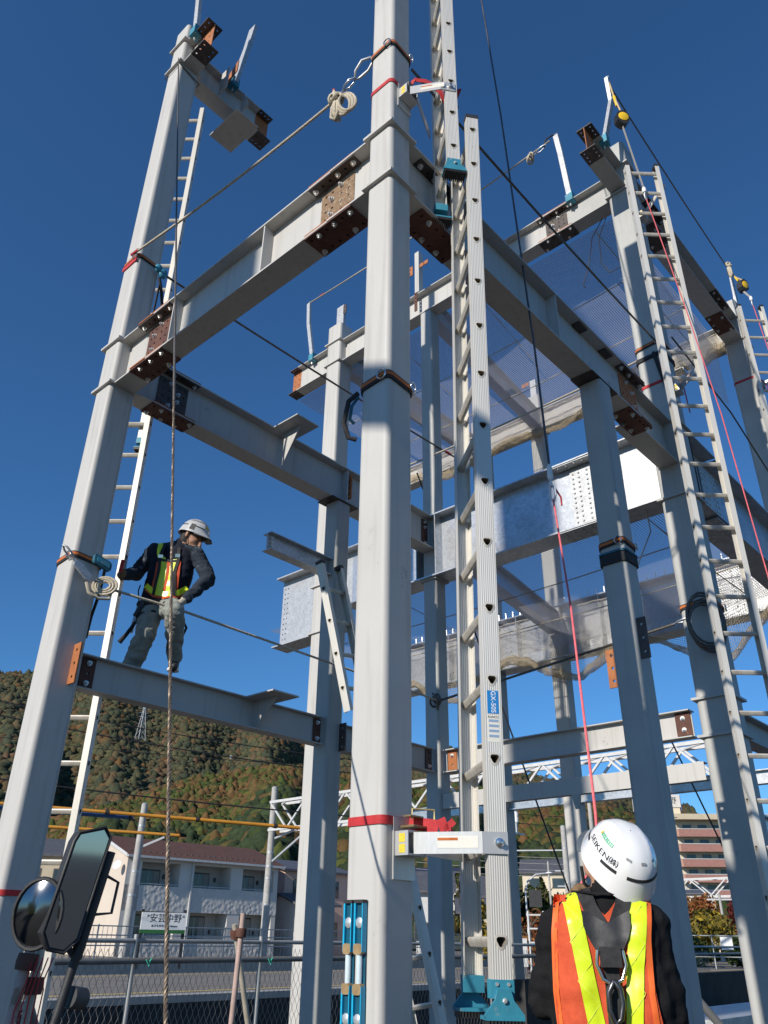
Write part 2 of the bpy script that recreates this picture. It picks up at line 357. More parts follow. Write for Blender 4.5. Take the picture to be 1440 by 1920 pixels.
L2, L3, L1 = 4.70, 8.60, 1.87
colA = column('tall light grey steel column nearest the viewer, up the middle', 2.586, 2.358, .20, GROUND, 9.4, paint, (4.69, 4.21),
    [dict(d=Y_, z=L2, L=.37, dep=.5, w=.2), dict(d=X_, z=L2, L=.36, dep=.5, w=.2)])
colB = column('leaning-looking grey corner column at the far left beside the climbing ladder', 2.60, 5.60, .25, GROUND, 9.45, paint, (4.69, 4.21, 9.14, 8.73),
    [dict(d=-Y_, z=L2, L=.50, dep=.5, w=.2), dict(d=X_, z=L2, L=.41, dep=.45, w=.2),
     dict(d=-Y_, z=9.15, L=.40, dep=.43, w=.2, bare=.24), dict(d=X_, z=9.15, L=1.10, dep=.43, w=.2, bare=.2)])
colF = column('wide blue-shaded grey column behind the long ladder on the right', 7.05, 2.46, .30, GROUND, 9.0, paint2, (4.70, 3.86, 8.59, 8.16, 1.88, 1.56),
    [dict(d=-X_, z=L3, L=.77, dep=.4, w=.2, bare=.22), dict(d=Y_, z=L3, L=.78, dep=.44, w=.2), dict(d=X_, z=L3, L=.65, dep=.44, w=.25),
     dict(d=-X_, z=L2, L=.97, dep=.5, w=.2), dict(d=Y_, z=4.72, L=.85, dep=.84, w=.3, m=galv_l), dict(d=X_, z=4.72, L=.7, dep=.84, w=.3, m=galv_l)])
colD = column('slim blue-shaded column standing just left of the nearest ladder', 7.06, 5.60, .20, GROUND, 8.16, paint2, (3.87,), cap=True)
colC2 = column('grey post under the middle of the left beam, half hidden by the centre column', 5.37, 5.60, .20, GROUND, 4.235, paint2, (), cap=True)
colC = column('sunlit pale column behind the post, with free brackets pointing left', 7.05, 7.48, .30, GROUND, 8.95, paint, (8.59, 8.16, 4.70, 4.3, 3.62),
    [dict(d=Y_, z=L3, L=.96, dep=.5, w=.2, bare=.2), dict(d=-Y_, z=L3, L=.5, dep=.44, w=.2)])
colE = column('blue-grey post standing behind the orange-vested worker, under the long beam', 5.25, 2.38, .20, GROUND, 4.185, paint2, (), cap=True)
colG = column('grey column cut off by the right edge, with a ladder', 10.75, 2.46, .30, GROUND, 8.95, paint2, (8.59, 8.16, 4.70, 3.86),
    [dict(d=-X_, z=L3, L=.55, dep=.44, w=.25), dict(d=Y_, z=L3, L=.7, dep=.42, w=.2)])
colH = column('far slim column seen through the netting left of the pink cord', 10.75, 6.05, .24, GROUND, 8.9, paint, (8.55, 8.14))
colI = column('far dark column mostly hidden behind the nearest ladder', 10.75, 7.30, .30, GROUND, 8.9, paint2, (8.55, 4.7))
# small plates welded to columns
fin(colB, (2.64, 5.475-.05, 1.74), Y_, Z_, -X_, .10, .30, rust_o)
fin(colE, (5.22, 2.48+.04, 1.74), Y_, Z_, -X_, .085, .28, rust_o)
fin(colE, (5.18, 2.28-.035, 1.90), Y_, Z_, X_, .07, .30, rust_d)
fin(colC2, (5.43, 5.50-.04, 1.70), Y_, Z_, -X_, .09, .26, rust_d)
MB().box(5.03, 5.47, 2.275, 2.485, 4.19, 4.197).build('seat_plate', rust_d, colE)
MB().box(5.17, 5.57, 5.48, 5.72, 4.237, 4.247).build('seat_plate', rust_d, colC2)
for z in (8.9,): MB().box(7.02, 7.08, 7.40, 7.56, 8.95, 9.45).build('splice_lug', galv_l, colC)
fin(colC, (7.0, 7.35, 9.3), Y_, Z_, -X_, .07, .18, rust_d, 2)
MB().box(10.69, 10.81, 5.99, 6.11, 8.9, 9.3).build('splice_lug', galv_l, colH)
fin(colH, (10.68, 6.2, 9.25), Y_, Z_, -X_, .16, .08, rust_o, 1)
# bracket plate under the far left top stub
pl = MB(); pl.box(3.18, 3.50, 5.31, 5.83, 8.48, 8.495); pl.box(3.335, 3.347, 5.40, 5.70, 8.496, 8.718); pl.build('hanger_plate', paint, colB)
MB().prism([(0, 0), (.17, 0), (.03, .36), (0, .36)], (3.34, 5.499, 8.75), -Y_, Z_, X_, -.005, .005).build('gusset_plate', paint, colB)
MB().prism([(0, 0), (.16, 0), (.16, .38), (0, .38)], (3.02, 5.499, 8.74), -Y_, Z_, X_, -.005, .005).build('stiffener', paint, colB)
MB().prism([(0, 0), (.20, .10), (.20, .30), (0, .16)], (3.10, 5.499, 9.0), -Y_, Z_, X_, -.005, .005).build('lug_plate', rust_o, colB)

GB = 'main beams of the frame'
bAB = beam('sunlit beam from the centre column to the left column', (2.59, 2.828, L2), (2.59, 4.975, L2), .5, .2, paint, group=GB, stiff=(.70, 1.84))
splice(bAB, (2.59, 2.83, L2), Y_, .5, .2, .009, .014, .44, webm=rust_s, botm=rust)
splice(bAB, (2.59, 4.98, L2), Y_, .5, .2, .009, .014, .46, webm=rust, botm=rust)
bAF = beam('long shaded beam running back from the centre column to the right', (3.046, 2.38, L2), (5.93, 2.38, L2), .5, .2, paint, group=GB, stiff=(1.5,))
splice(bAF, (3.05, 2.38, L2), X_, .5, .2, .009, .014, .46, webm=rust_d, botm=rust)
splice(bAF, (5.93, 2.38, L2), X_, .5, .2, .009, .014, .44, webm=rust_o, botm=rust)
for x in (5.02, 5.48):
    MB().box(x-.07, x+.07, 2.30, 2.37, L2-.03, L2-.0145).build('shim_plate', rust_d, bAF)
bBD = beam('grey beam with a projecting plate running back from the left column', (3.136, 5.60, L2), (6.95, 5.60, L2), .45, .2, paint, group=GB, stiff=(2.28,))
splice(bBD, (3.14, 5.60, L2), X_, .45, .2, .009, .014, .46, webm=rust_d, botm=rust)
fin(bBD, (5.47, 5.60-.06, 4.49), Y_, Z_, -X_, .085, .30, rust_o, 4)
fin(bBD, (6.86, 5.585, 4.47), X_, Z_, -Y_, .10, .36, rust, 5, (0, 3, 4))
def shelf(par, x, y, z, hgt):
    MB().box(x-.15, x+.15, y-.36, y-.001, z-.012, z).build('shelf_plate', paint, par)
    MB().prism([(0, 0), (.25, 0), (0, -hgt)], (x, y, z-.013), -Y_, Z_, X_, -.005, .005).build('gusset_plate', paint, par)
shelf(bBD, 4.45, 5.50, L2, .40)
bW = beam('grey beam the standing worker is walking on', (2.75, 5.60, L1), (5.25, 5.60, L1), .26, .125, paint, .007, .010, GB, stiff=(1.70,))
shelf(bW, 4.45, 5.537, L1, .23)
fin(bW, (2.83, 5.588, L1-.13), X_, Z_, -Y_, .11, .23, rust, 3, (0, 2)); fin(bW, (5.21, 5.588, L1-.13), X_, Z_, -Y_, .09, .22, rust, 3, (0, 2))
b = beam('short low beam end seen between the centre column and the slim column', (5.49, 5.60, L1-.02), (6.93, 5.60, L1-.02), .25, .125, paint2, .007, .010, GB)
fin(b, (6.88, 5.588, L1-.14), X_, Z_, -Y_, .10, .22, rust_d, 3, (0,))
b = beam('low pale beam with rusty end plates crossing behind the ladder', (7.05, 2.72, 1.835), (7.05, 5.47, 1.835), .24, .125, paint, .007, .010, GB)
fin(b, (7.04, 2.80, 1.72), Y_, Z_, -X_, .14, .20, rust, 2, (0, 1)); fin(b, (7.04, 5.38, 1.72), Y_, Z_, -X_, .12, .20, rust_o, 2, (1,))
t = thing('steel_beam', 'slim plain channel below the low pale beam', 'beam', (7.0, 2.62, 1.3), GB)
MB().box(6.98, 6.988, 2.66, 5.48, 1.225, 1.375).build('web', paint, t)
MB().box(6.989, 7.06, 2.66, 5.48, 1.365, 1.375).build('top_flange', paint, t); MB().box(6.989, 7.06, 2.66, 5.48, 1.225, 1.235).build('bottom_flange', paint, t)
for y in (3.9, 5.2): MB().prism([(-.05, 0), (.05, 0), (.02, -.13), (-.03, -.13)], (6.983, y, 1.2245), Y_, Z_, X_, -.004, .004).build('hanger_tab', paint2, t)
# galvanised girders of the second storey
gird = beam('wide bright galvanised girder with rows of bolts', (7.05, 3.46, 4.72), (7.05, 7.0, 4.72), .84, .3, galv, .012, .018, GB, stiff=(2.0, 2.30), name='steel_girder')
def boltrows(par, o, u, v, n, xs, ys, r=.013):
    q = MB()
    for x in xs:
        for y in ys: q.lathe([(r, 0), (r, .010), (r*.5, .014)], V(o)+V(u)*x+V(v)*y, n, 6)
    ob = q.build('bolt_rows', zinc, par); ob['kind'] = 'stuff'; return ob
p = MB(); p.fr((7.05-.013, 3.46, 4.30), Y_, Z_, -X_, -.16, .16, -.33, .33, 0, .01); p.build('splice_plate', galv_l, gird)
boltrows(gird, (7.05-.023, 3.46, 4.30), Y_, Z_, -X_, [-.12, -.05, .05, .12], [-.3+.06*i for i in range(11)])
p = MB(); p.fr((7.05, 3.46, 3.868), Y_, X_, Z_, -.3, .3, -.14, .14, 0, .012); p.build('splice_plate', galv_l, gird)
boltrows(gird, (7.05, 3.46, 3.868), Y_, X_, -Z_, [-.25+.1*i for i in range(6)], [-.1, -.05, .05, .1])
p = MB(); p.fr((7.05-.08, 3.46, 4.69), Y_, X_, Z_, -.3, .3, -.06, .06, -.001, .008); p.build('splice_plate', galv_l, gird)
boltrows(gird, (7.05-.08, 3.46, 4.689), Y_, X_, -Z_, [-.25+.1*i for i in range(6)], [-.03, .03])
stub = beam('deep galvanised girder stub with drilled end pointing left behind the post', (7.05, 7.64, 4.66), (7.05, 8.20, 4.66), 1.06, .3, galv_l, .012, .018, GB, name='steel_girder')
MB().holes((7.05, 8.31, 4.651), Y_, X_, Z_, .22, .3, .018, [-.06, .0, .06], [-.1, .1], .012).build('drilled_flange_end', galv_l, stub)
MB().holes((7.05, 8.31, 3.609), Y_, X_, Z_, .22, .3, .018, [-.06, .0, .06], [-.1, .1], .012).build('drilled_flange_end', galv_l, stub)
MB().holes((7.05, 8.31, 4.13), Y_, Z_, X_, .22, 1.02, .012, [0, .06], [-.46+.077*i for i in range(13)], .012).build('drilled_web_end', galv_l, stub)
beam('deep galvanised girder between the two rear posts, mostly hidden', (7.05, 7.0, 4.72), (7.05, 7.32, 4.72), 1.08, .3, galv_l, .012, .018, GB, name='steel_girder')
beam('blue-shaded girder running back to the right edge behind the ladder', (7.92, 2.46, 4.70), (10.58, 2.46, 4.70), .84, .3, galv, .012, .018, GB, name='steel_girder')
MB().fr((7.92, 2.447, 4.28), X_, Z_, -Y_, -.22, .22, -.33, .33, 0, .01).build('splice_plate', galv_l, colF)
boltrows(colF, (7.92, 2.437, 4.28), X_, Z_, -Y_, [-.17, -.1, .1, .17], [-.29+.0725*i for i in range(9)])
MB().fr((7.92, 2.46, 3.849), X_, Y_, Z_, -.32, .32, -.14, .14, 0, .010).build('splice_plate', galv_l, colF)
boltrows(colF, (7.92, 2.46, 3.849), X_, Y_, -Z_, [-.27+.108*i for i in range(6)], [-.1, -.05, .05, .1])
MB().box(7.2-.0, 7.20+.006, 2.31, 2.61, 3.9, 4.68).build('end_plate', rust_d, colF)
bCF = beam('high sunlit beam with a dark bolted joint, top of the frame', (7.05, 3.392, L3), (7.05, 6.82, L3), .44, .2, paint, group=GB)
splice(bCF, (7.05, 3.40, L3), Y_, .44, .2, .009, .014, .5, webm=rust_d, botm=rust_d)
bFG = beam('high shaded beam going back to the right with a rusty bolted joint', (7.86, 2.46, L3), (10.04, 2.46, L3), .44, .25, paint, group=GB)
splice(bFG, (7.86, 2.46, L3), X_, .44, .25, .009, .014, .5, webm=rust, botm=rust_d)
splice(bFG, (10.05, 2.46, L3), X_, .44, .25, .009, .014, .5, webm=rust, botm=rust)
beam('high thin beam crossing over the netting towards the far slim column', (7.18, 5.66, L3-.05), (10.62, 6.03, L3-.05), .36, .18, paint, group=GB)
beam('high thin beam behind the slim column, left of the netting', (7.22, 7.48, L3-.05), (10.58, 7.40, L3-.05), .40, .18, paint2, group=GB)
beam('far high beam with netting gathered along it', (10.75, 3.32, 8.56), (10.75, 9.2, 8.56), .42, .2, paint, group=GB)
beam('dark slotted beam under the girder, running back through the netting', (7.22, 5.48, 4.62), (10.60, 6.02, 4.62), .34, .2, galv, group=GB)
far = beam('far galvanised girder wrapped in netting', (10.75, 2.63, 4.74), (10.75, 9.4, 4.74), .86, .3, galv, .012, .018, group=GB, stiff=(1.2, 2.6, 4.1, 5.5), name='steel_girder')
for yy in (3.35, 6.85): boltrows(far, (10.75-.008, yy, 4.30), Y_, Z_, -X_, [-.18, -.09, .09, .18], [-.3+.075*i for i in range(9)], .015)
beam('far low galvanised rail beam above the small truss', (10.75, 2.63, 1.93), (10.75, 9.4, 1.93), .17, .12, galv, group=GB)
b = beam('short galvanised beam stub pointing left above the leaning ladder', (4.42, 5.60, 3.54), (5.265, 5.60, 3.54), .19, .12, galv, .007, .010, GB)
for z in (3.40, 3.445, 3.49): bolt(b, (4.47, 5.594, z), -Y_)
b = beam('low bracket beam behind the right ladder', (7.22, 2.46, 1.83), (10.58, 2.46, 1.83), .24, .15, paint2, group=GB)
beam('lowest galvanised beam at the right edge', (7.22, 2.46, .98), (10.58, 2.46, .98), .26, .12, galv, group=GB)
# vertical mullion post on top of the slim column line
t = thing('mullion_post', 'short white post with rusty tabs on the high beam by the ladder', 'post', (7.0, 5.62, 8.16))
MB().box(6.945, 7.045, 5.70, 5.78, 8.62, 9.45).build('post', paint, t)
fin(t, (6.93, 5.75, 8.42), Y_, Z_, -X_, .05, .36, rust, 5); fin(t, (6.95, 5.60, 9.12), Y_, Z_, -X_, .16, .07, rust_o, 2); fin(t, (6.95, 5.87, 9.12), Y_, Z_, -X_, .10, .18, rust_o, 2)
# ================================================================ ladders
stilem = pm('ladder_stile_aluminium', (.68, .655, .60), (.58, .56, .51), 5, .45, .2, stretch=(1, 1, .2), c3=(.45, .40, .31), s3=16, t3=.68, rvar=.1)
_t = stilem.node_tree; _n = _t.nodes
_tc = _n.new('ShaderNodeTexCoord'); _wv = _n.new('ShaderNodeTexWave'); _wv.wave_type = 'BANDS'; _wv.bands_direction = 'Y'
_wv.inputs['Scale'].default_value = 34; _wv.inputs['Distortion'].default_value = 0
_bp = _n.new('ShaderNodeBump'); _bp.inputs['Strength'].default_value = .38; _bp.inputs['Distance'].default_value = .003
_t.links.new(_tc.outputs['Object'], _wv.inputs[0]); _t.links.new(_wv.outputs[0], _bp.inputs['Height']); _t.links.new(_bp.outputs[0], _n['Principled BSDF'].inputs['Normal'])
def tri(r, k=15):                                               # rounded triangle, flat side up
    P = []
    for i in range(k):
        a = 2*math.pi*i/k; rr = r*(1+.16*math.cos(3*(a+R(90)))); P.append((rr*math.cos(a), rr*math.sin(a)))
    return P
_rung = {}
def rung_mesh(W):
    if W in _rung: return _rung[W]
    q = MB(); k = 15; A, B_, C = tri(.019), tri(.0175), tri(.026)
    prof = [(A, -W/2-.001), (C, -W/2-.0025), (B_, -W/2-.004), (B_, -W/2+.09)]
    for sgn in (1, -1):
        b = len(q.v)
        for P, x in prof: q.v += [(x*sgn, y, z) for y, z in P]
        for i in range(len(prof)-1):
            for j in range(k):
                f = (b+i*k+j, b+i*k+(j+1) % k, b+(i+1)*k+(j+1) % k, b+(i+1)*k+j); q.f.append(f if sgn > 0 else f[::-1]); q.mi.append(1 if i == 2 else 0)
        q.f.append(tuple(b+3*k+j for j in range(k))); q.mi.append(1)
    b0, b1 = 0, len(prof)*k
    for j in range(k): q.f.append((b0+j, b1+j, b1+(j+1) % k, b0+(j+1) % k)); q.mi.append(0)
    _rung[W] = q.mesh('rung', [alu_d, pm('rung_inside', (.30, .26, .20), (.2, .17, .13), 20, .6, .2)], 40); return _rung[W]
def lput(name, me, par, loc=(0, 0, 0)):
    o = bpy.data.objects.new(name, me); col.objects.link(o); o.parent = par; o.location = loc; return o
def ladder(label, p, rung_dir, top, L, W=.40, z1=.2, group='aluminium ladders', feet=True, dp=.078, spacing=.33, caps=False):
    """p: foot of the ladder's middle; rung_dir: along the rungs; top: a point the ladder points to"""
    p = V(p); zd = (V(top)-p).normalized(); xd = V(rung_dir); xd = (xd-zd*xd.dot(zd)).normalized(); yd = zd.cross(xd)
    t = bpy.data.objects.new('ladder', None); col.objects.link(t); t.empty_display_size = .1
    t.matrix_basis = M.Translation(p) @ M((xd, yd, zd)).transposed().to_4x4()
    tag(t, label, 'ladder', group, 'thing')
    zs = []; z = z1
    while z < L-.08: zs.append(z); z += spacing
    for q in (-1, 1):
        b = MB(); ys = [v-L/2 for v in zs]
        b.holes((q*W/2, 0, L/2), Y_, Z_, X_, dp, L, .003, [0], ys, .0205)
        for e in (-1, 1):
            x0, x1 = sorted((q*(W/2-.0016), q*(W/2-.046))); y0, y1 = sorted((e*dp/2, e*(dp/2-.003)))
            b.box(x0, x1, y0, y1, 0, L)
        lput('stile', b.mesh('stile', stilem), t)
        if caps: lput('end_cap', MB().box(min(q*(W/2+.003), q*(W/2-.05)), max(q*(W/2+.003), q*(W/2-.05)), -dp/2-.003, dp/2+.003, L-.03, L+.004).mesh('end_cap', black), t)
        if feet:
            f = MB(); x0, x1 = sorted((q*(W/2+.004), q*(W/2-.05)))
            f.box(x0, x1, -dp/2-.004, dp/2+.004, -.015, .045)
            fo = lput('shoe_bracket', f.mesh('shoe_bracket', teal), t); xa, xb = sorted((q*(W/2-.052), q*(W/2+.024)))
            f = MB(); f.prism([(-.024, .015), (.024, .015), (.034, -.018), (.072, -.062), (.072, -.076), (-.072, -.076), (-.072, -.062), (-.034, -.018)], (q*(W/2+.012), 0, 0), Y_, Z_, X_, -.010, .008)
            f.box(xa, xb, -.072, .072, -.080, -.068)
            lput('shoe', f.mesh('shoe', teal), t)
            f = MB()
            for i in range(11): f.box(xa, xb, -.070+i*.0128, -.063+i*.0128, -.102, -.0805)
            ob = lput('shoe_tread', f.mesh('shoe_tread', black), t); ob['kind'] = 'stuff'
            lput('shoe_bolt', MB().lathe([(.010, 0), (.010, .008), (.006, .012)], (q*(W/2+.02), 0, -.020), X_*q, 6).mesh('shoe_bolt', zinc), t)
            for yy in (.022, -.022): lput('shoe_bolt', MB().lathe([(.006, 0), (.006, .005)], (q*(W/2+.004), yy, .03), X_*q, 8).mesh('shoe_bolt', zinc), t)
    me = rung_mesh(round(W, 3))
    for z in zs: lput('rung', me, t, (0, 0, z))
    return t
RD = V((.621, .783, 0)); ND = V((-.783, .621, 0))
LADN = ladder('nearest aluminium ladder with a blue sticker, lower section', (2.908, 2.093, -.165), RD, (2.976, 2.04, 4.70), 4.935, .44, .167, group='aluminium ladders', caps=True)
LADU = ladder('upper section of the nearest ladder, running out of the top of the picture', V((2.94, 2.075, 4.30)) + ND*.075, RD, V((2.94, 2.075, 9.0)) + ND*.075, 4.2, .40, .17, caps=True)
ladder('left climbing ladder, lower section below the beam joint', (2.947, 5.946, GROUND+.16), (.65, -.76, 0), (2.947, 5.946, 4.5), 5.60, .41, .314, spacing=.342)
ladder('left climbing ladder, upper section above the beam joint', (2.965, 6.03, 4.05), (.65, -.76, 0), (2.965, 6.03, 9), 4.85, .38, .208, spacing=.342)
ladder('long ladder hung on the wide blue-shaded column at right', (6.64, 2.055, GROUND+.2), (.69, -.72, 0), (6.615, 2.055, 8), 9.20, .39, .16, caps=True)
ladder('far ladder at the right edge of the picture', (10.60, 2.12, .9), (.69, -.72, 0), (10.57, 2.12, 9), 7.75, .39, .2, caps=True)
ladder('short ladder leaning on the post above the walked beam', (5.30, 5.13, 1.86), (1, .08, 0), (5.05, 5.30, 3.16), 1.50, .34, .22, feet=False, caps=True)
ladder('grey ladder leaning at the foot of the centre column, low behind it', (5.66, 4.46, GROUND+.17), (.0, -1, 0), (5.42, 4.74, .43), 1.98, .34, .13, caps=True)
# sticker on the nearest ladder, printed on its outer face
def on_ladder(lad, W, z0, z1, y0, y1, off, mat, name):
    f = MB().box(-W/2-.0016-off-.0006, -W/2-.0016-off, y0, y1, z0, z1); return lput(name, f.mesh(name, mat), lad)
bluelab = pm('blue_label', (.02, .20, .50), (.02, .19, .48), 5, .35); creaml = pm('cream_label', (.72, .70, .62), (.68, .66, .58), 30, .4)
inkb = pm('grey_blue_print', (.22, .32, .50), (.25, .35, .5), 30, .5); ink = pm('black_ink', (.02, .02, .022), (.03, .03, .03), 30, .5); wink = pm('white_ink', (.85, .85, .85), (.82, .82, .82), 20, .5)
on_ladder(LADN, .44, 0.892, 1.003, -.026, .024, .0, creaml, 'spec_label'); on_ladder(LADN, .44, 1.010, 1.108, -.026, .024, .0, bluelab, 'model_label')
for i in range(4): on_ladder(LADN, .44, 0.912+.021*i, 0.922+.021*i, -.022, .02, .0008, inkb, 'label_line')
def text(name, body, size, mat, par, mtx, ext=.0004, world=False):
    c = bpy.data.curves.new(name, 'FONT'); c.body = body; c.size = size; c.extrude = ext; c.align_x = 'CENTER'; c.align_y = 'CENTER'
    tmp = bpy.data.objects.new(name+'_src', c); col.objects.link(tmp)
    bpy.context.view_layer.update()
    me = bpy.data.meshes.new_from_object(tmp.evaluated_get(bpy.context.evaluated_depsgraph_get()))
    bpy.data.objects.remove(tmp); bpy.data.curves.remove(c)
    me.name = name; me.materials.clear(); me.materials.append(mat)
    o = bpy.data.objects.new(name, me); col.objects.link(o); o.parent = par
    if world and par is not None and par.type == 'EMPTY': o.matrix_parent_inverse = par.matrix_basis.inverted()
    o.matrix_basis = mtx; return o
# outward normal of the near stile is -x; letters read with their tops to the right
def lmat(z, y, x): return M.Translation((x, y, z)) @ M(((0, 0, -1), (0, -1, 0), (-1, 0, 0))).to_4x4()
def lmat_up(z, y, x): return M.Translation((x, y, z)) @ M(((0, 0, -1), (-1, 0, 0), (0, 1, 0))).to_4x4()
text('label_text', 'GX-50S', .029, wink, LADN, lmat(1.060, -.002, -.2226)); text('label_text', 'ALINCO', .013, ink, LADN, lmat_up(0.995, 0, -.2226))

# clamps that hold a ladder off a column
def clamp(label, cx, cy, w_, z, s1, s2, sh=.08):
    """body on the column's -y face at cx; s1, s2: ends of the two arms"""
    f = cy-w_/2; t = thing('ladder_clamp', label, 'clamp', (cx, f, z), 'ladder clamps')
    MB().box(cx-.065, cx+.065, f-.008, f-.001, z-.13, z+.10).build('base_plate', alu, t)
    b = MB(); b.box(cx-.05, cx+.06, f-.075, f-.012, z-.045, z-.038); b.box(cx-.05, cx+.06, f-.075, f-.012, z+.038, z+.045)
    b.box(cx-.056, cx-.050, f-.075, f-.0085, z-.045, z+.045); b.box(cx+.06, cx+.066, f-.075, f-.0085, z-.045, z+.045); b.build('body', alu, t)
    p = V((cx-.02, f-.075, z))
    for pts in (s1, s2):
        q = MB(); P = [p]+[V((*a, z)) for a in pts]
        for a, b_ in zip(P, P[1:]): q.bar(a, b_, .006, sh)
        q.build('arm', alu, t)
        p = V((cx+.05, f-.075, z))
    e = V((*s1[-1], z)); e0 = V((*s1[-2], z)); d = (e-e0).normalized(); n_ = V((d.y, -d.x, 0))
    if n_.dot(e) > 0: n_ = -n_
    bb = MB(); bb.lathe([(.018, 0), (.018, .006), (.011, .007), (.011, .022), (.005, .024)], e-d*.035+n_*.003, n_, 14); bb.build('locking_pin', chrome, t, 30)
    yl = pm('yellow_warning_label', (.80, .58, .05), (.75, .5, .04), 60, .5, c3=(.1, .08, .03), s3=160, t3=.58)
    MB().box(cx-.0575, cx-.0563, f-.06, f-.03, z+.003, z+.035).build('warning_label', yl, t); MB().box(cx-.0575, cx-.0563, f-.06, f-.03, z-.036, z-.005).build('warning_label', yl, t)
    m = V((cx-.02, f-.075, z)).lerp(V((*s1[0], z)), .35); dd = (V((*s1[0], z))-V((cx-.02, f-.075, z))).normalized(); nn = V((dd.y, -dd.x, 0))
    if nn.dot(m) > 0: nn = -nn
    MB().fr(m, dd, Z_, nn, 0, .16, -.02, .024, .0032, .0042).build('instruction_label', creaml, t)
    MB().fr(m, dd, Z_, nn, .0, .08, .008, .018, .0043, .0048).build('instruction_stripe', orangeweb, t)
    return t
c1, c2 = V((2.689, 1.820)), V((2.962, 2.164))
NP = V((2.772, 1.920)); FP = V((3.045, 2.264))
a0 = (NP.x-.783*.052-.004, NP.y+.621*.052-.003); a1 = (NP.x+.783*.048-.005, NP.y-.621*.048-.006)
b0 = (FP.x-.783*.045, FP.y+.621*.045)
clamp('lower silver clamp holding the nearest ladder to the centre column', 2.61, 2.358, .2, .34, [a0, a1], [(b0[0]-.03, b0[1]-.05)])
a0u = (NP.x-.783*.12+.02, NP.y+.621*.12+.012); a1u = (NP.x-.783*.02+.02, NP.y+.621*.02+.012); b0u = (FP.x-.783*.12, FP.y+.621*.12)
clamp('upper silver clamp holding the nearest ladder high on the centre column', 2.61, 2.358, .2, 5.06, [a0u, a1u], [(b0u[0]-.01, b0u[1]-.04)])
clamp('white clamp behind the long right ladder, beside the bolted joint', 7.02, 2.46, .3, 5.12, [(6.76, 1.90), (6.80, 1.89)], [(6.52, 2.21)])
clamp('white clamp near the top of the long right ladder', 7.02, 2.46, .3, 7.70, [(6.76, 1.90), (6.80, 1.89)], [(6.52, 2.21)])
clamp('white clamp on the far ladder at the right edge', 10.72, 2.46, .3, 7.30, [(10.70, 1.97), (10.74, 1.95)], [(10.48, 2.27)])

# straps round columns
def strap(label, cx, cy, w_, z, h, mat, r=None, tilt=0, group='ratchet straps', tail=None, name='strap', cat='strap', off=.003, t=.003):
    r = r or w_*.15; T = thing(name, label, cat, (cx, cy, z), group); q = MB()
    P = rsq(w_+2*off, w_+2*off, r+off, 6); Q = rsq(w_+2*off+2*t, w_+2*off+2*t, r+off+t, 6); k = len(P); b = len(q.v)
    for (x, y) in P: q.v += [(cx+x, cy+y, z-h/2+tilt*(y-x)), (cx+x, cy+y, z+h/2+tilt*(y-x))]
    for (x, y) in Q: q.v += [(cx+x, cy+y, z-h/2+tilt*(y-x)), (cx+x, cy+y, z+h/2+tilt*(y-x))]
    for i in range(k):
        j = (i+1) % k; a, b2 = 2*i, 2*j; c, d = 2*k+2*i, 2*k+2*j
        q.add([], []); q.f += [(c, d, d+1, c+1), (a, a+1, b2+1, b2), (a+1, c+1, d+1, b2+1), (a, b2, d, c)]; q.mi += [0]*4
    q.build('band', mat, T, 40)
    return T
def ribbon(name, pts, w_, mat, par, up=Z_, t=.003, label=None):
    q = MB(); pts = [V(p) for p in pts]
    for a, b in zip(pts, pts[1:]): q.bar(a, b, t, w_, up)
    return q.build(name, mat, par, None, label)
t = strap('red ratchet strap low on the centre column above the spirit levels', 2.586, 2.358, .2, .425, .034, redweb)
ribbon('loose_tail', [(2.64, 2.25, .425), (2.66, 2.19, .415), (2.68, 2.13, .405), (2.70, 2.10, .42), (2.71, 2.085, .40), (2.70, 2.08, .35)], .05, redweb, t)
MB().box(2.58, 2.66, 2.175, 2.245, .40, .408).box(2.58, 2.66, 2.19, 2.23, .44, .446).build('ratchet', pm('brass_ratchet', (.32, .25, .13), (.24, .18, .09), 20, .4, .6), t)
MB().tube([(2.60, 2.2, .43), (2.60, 2.2, .47), (2.68, 2.15, .47), (2.68, 2.15, .43)], .004, 6).build('ratchet_handle', pm('pale_brass', (.62, .5, .22), (.55, .42, .17), 20, .4, .5), t)
t = strap('red ratchet strap high on the centre column beside the upper clamp', 2.586, 2.358, .2, 5.15, .034, redweb, tilt=0)
ribbon('loose_tail', [(2.63, 2.25, 5.15), (2.63, 2.18, 5.22), (2.70, 2.12, 5.22), (2.78, 2.06, 5.12), (2.80, 2.05, 5.02), (2.77, 2.02, 4.98), (2.80, 1.99, 4.90)], .04, redweb, t)
ribbon('loose_tail', [(2.80, 2.05, 5.02), (2.86, 2.02, 5.06), (2.88, 1.98, 5.2)], .03, redweb, t); ribbon('loose_tail', [(2.79, 2.04, 4.97), (2.84, 2.00, 4.96), (2.83, 1.97, 4.92)], .04, redweb, t)
MB().box(2.58, 2.66, 2.185, 2.245, 5.12, 5.16).build('ratchet', wirem, t)
strap('red strap round the foot of the left column behind the truck mirror', 2.60, 5.60, .25, .235, .035, redweb)
t = strap('red strap on the wide right column beside the white clamp', 7.05, 2.46, .3, 5.22, .035, redweb)
ribbon('loose_tail', [(7.0, 2.28, 5.2), (7.0, 2.2, 5.1), (7.03, 2.2, 4.8)], .035, redweb, t)
t = strap('red strap on the column at the right edge', 10.75, 2.46, .3, 7.42, .035, redweb)
ribbon('loose_tail', [(10.7, 2.28, 7.4), (10.7, 2.2, 7.3), (10.72, 2.2, 6.9)], .04, redweb, t)

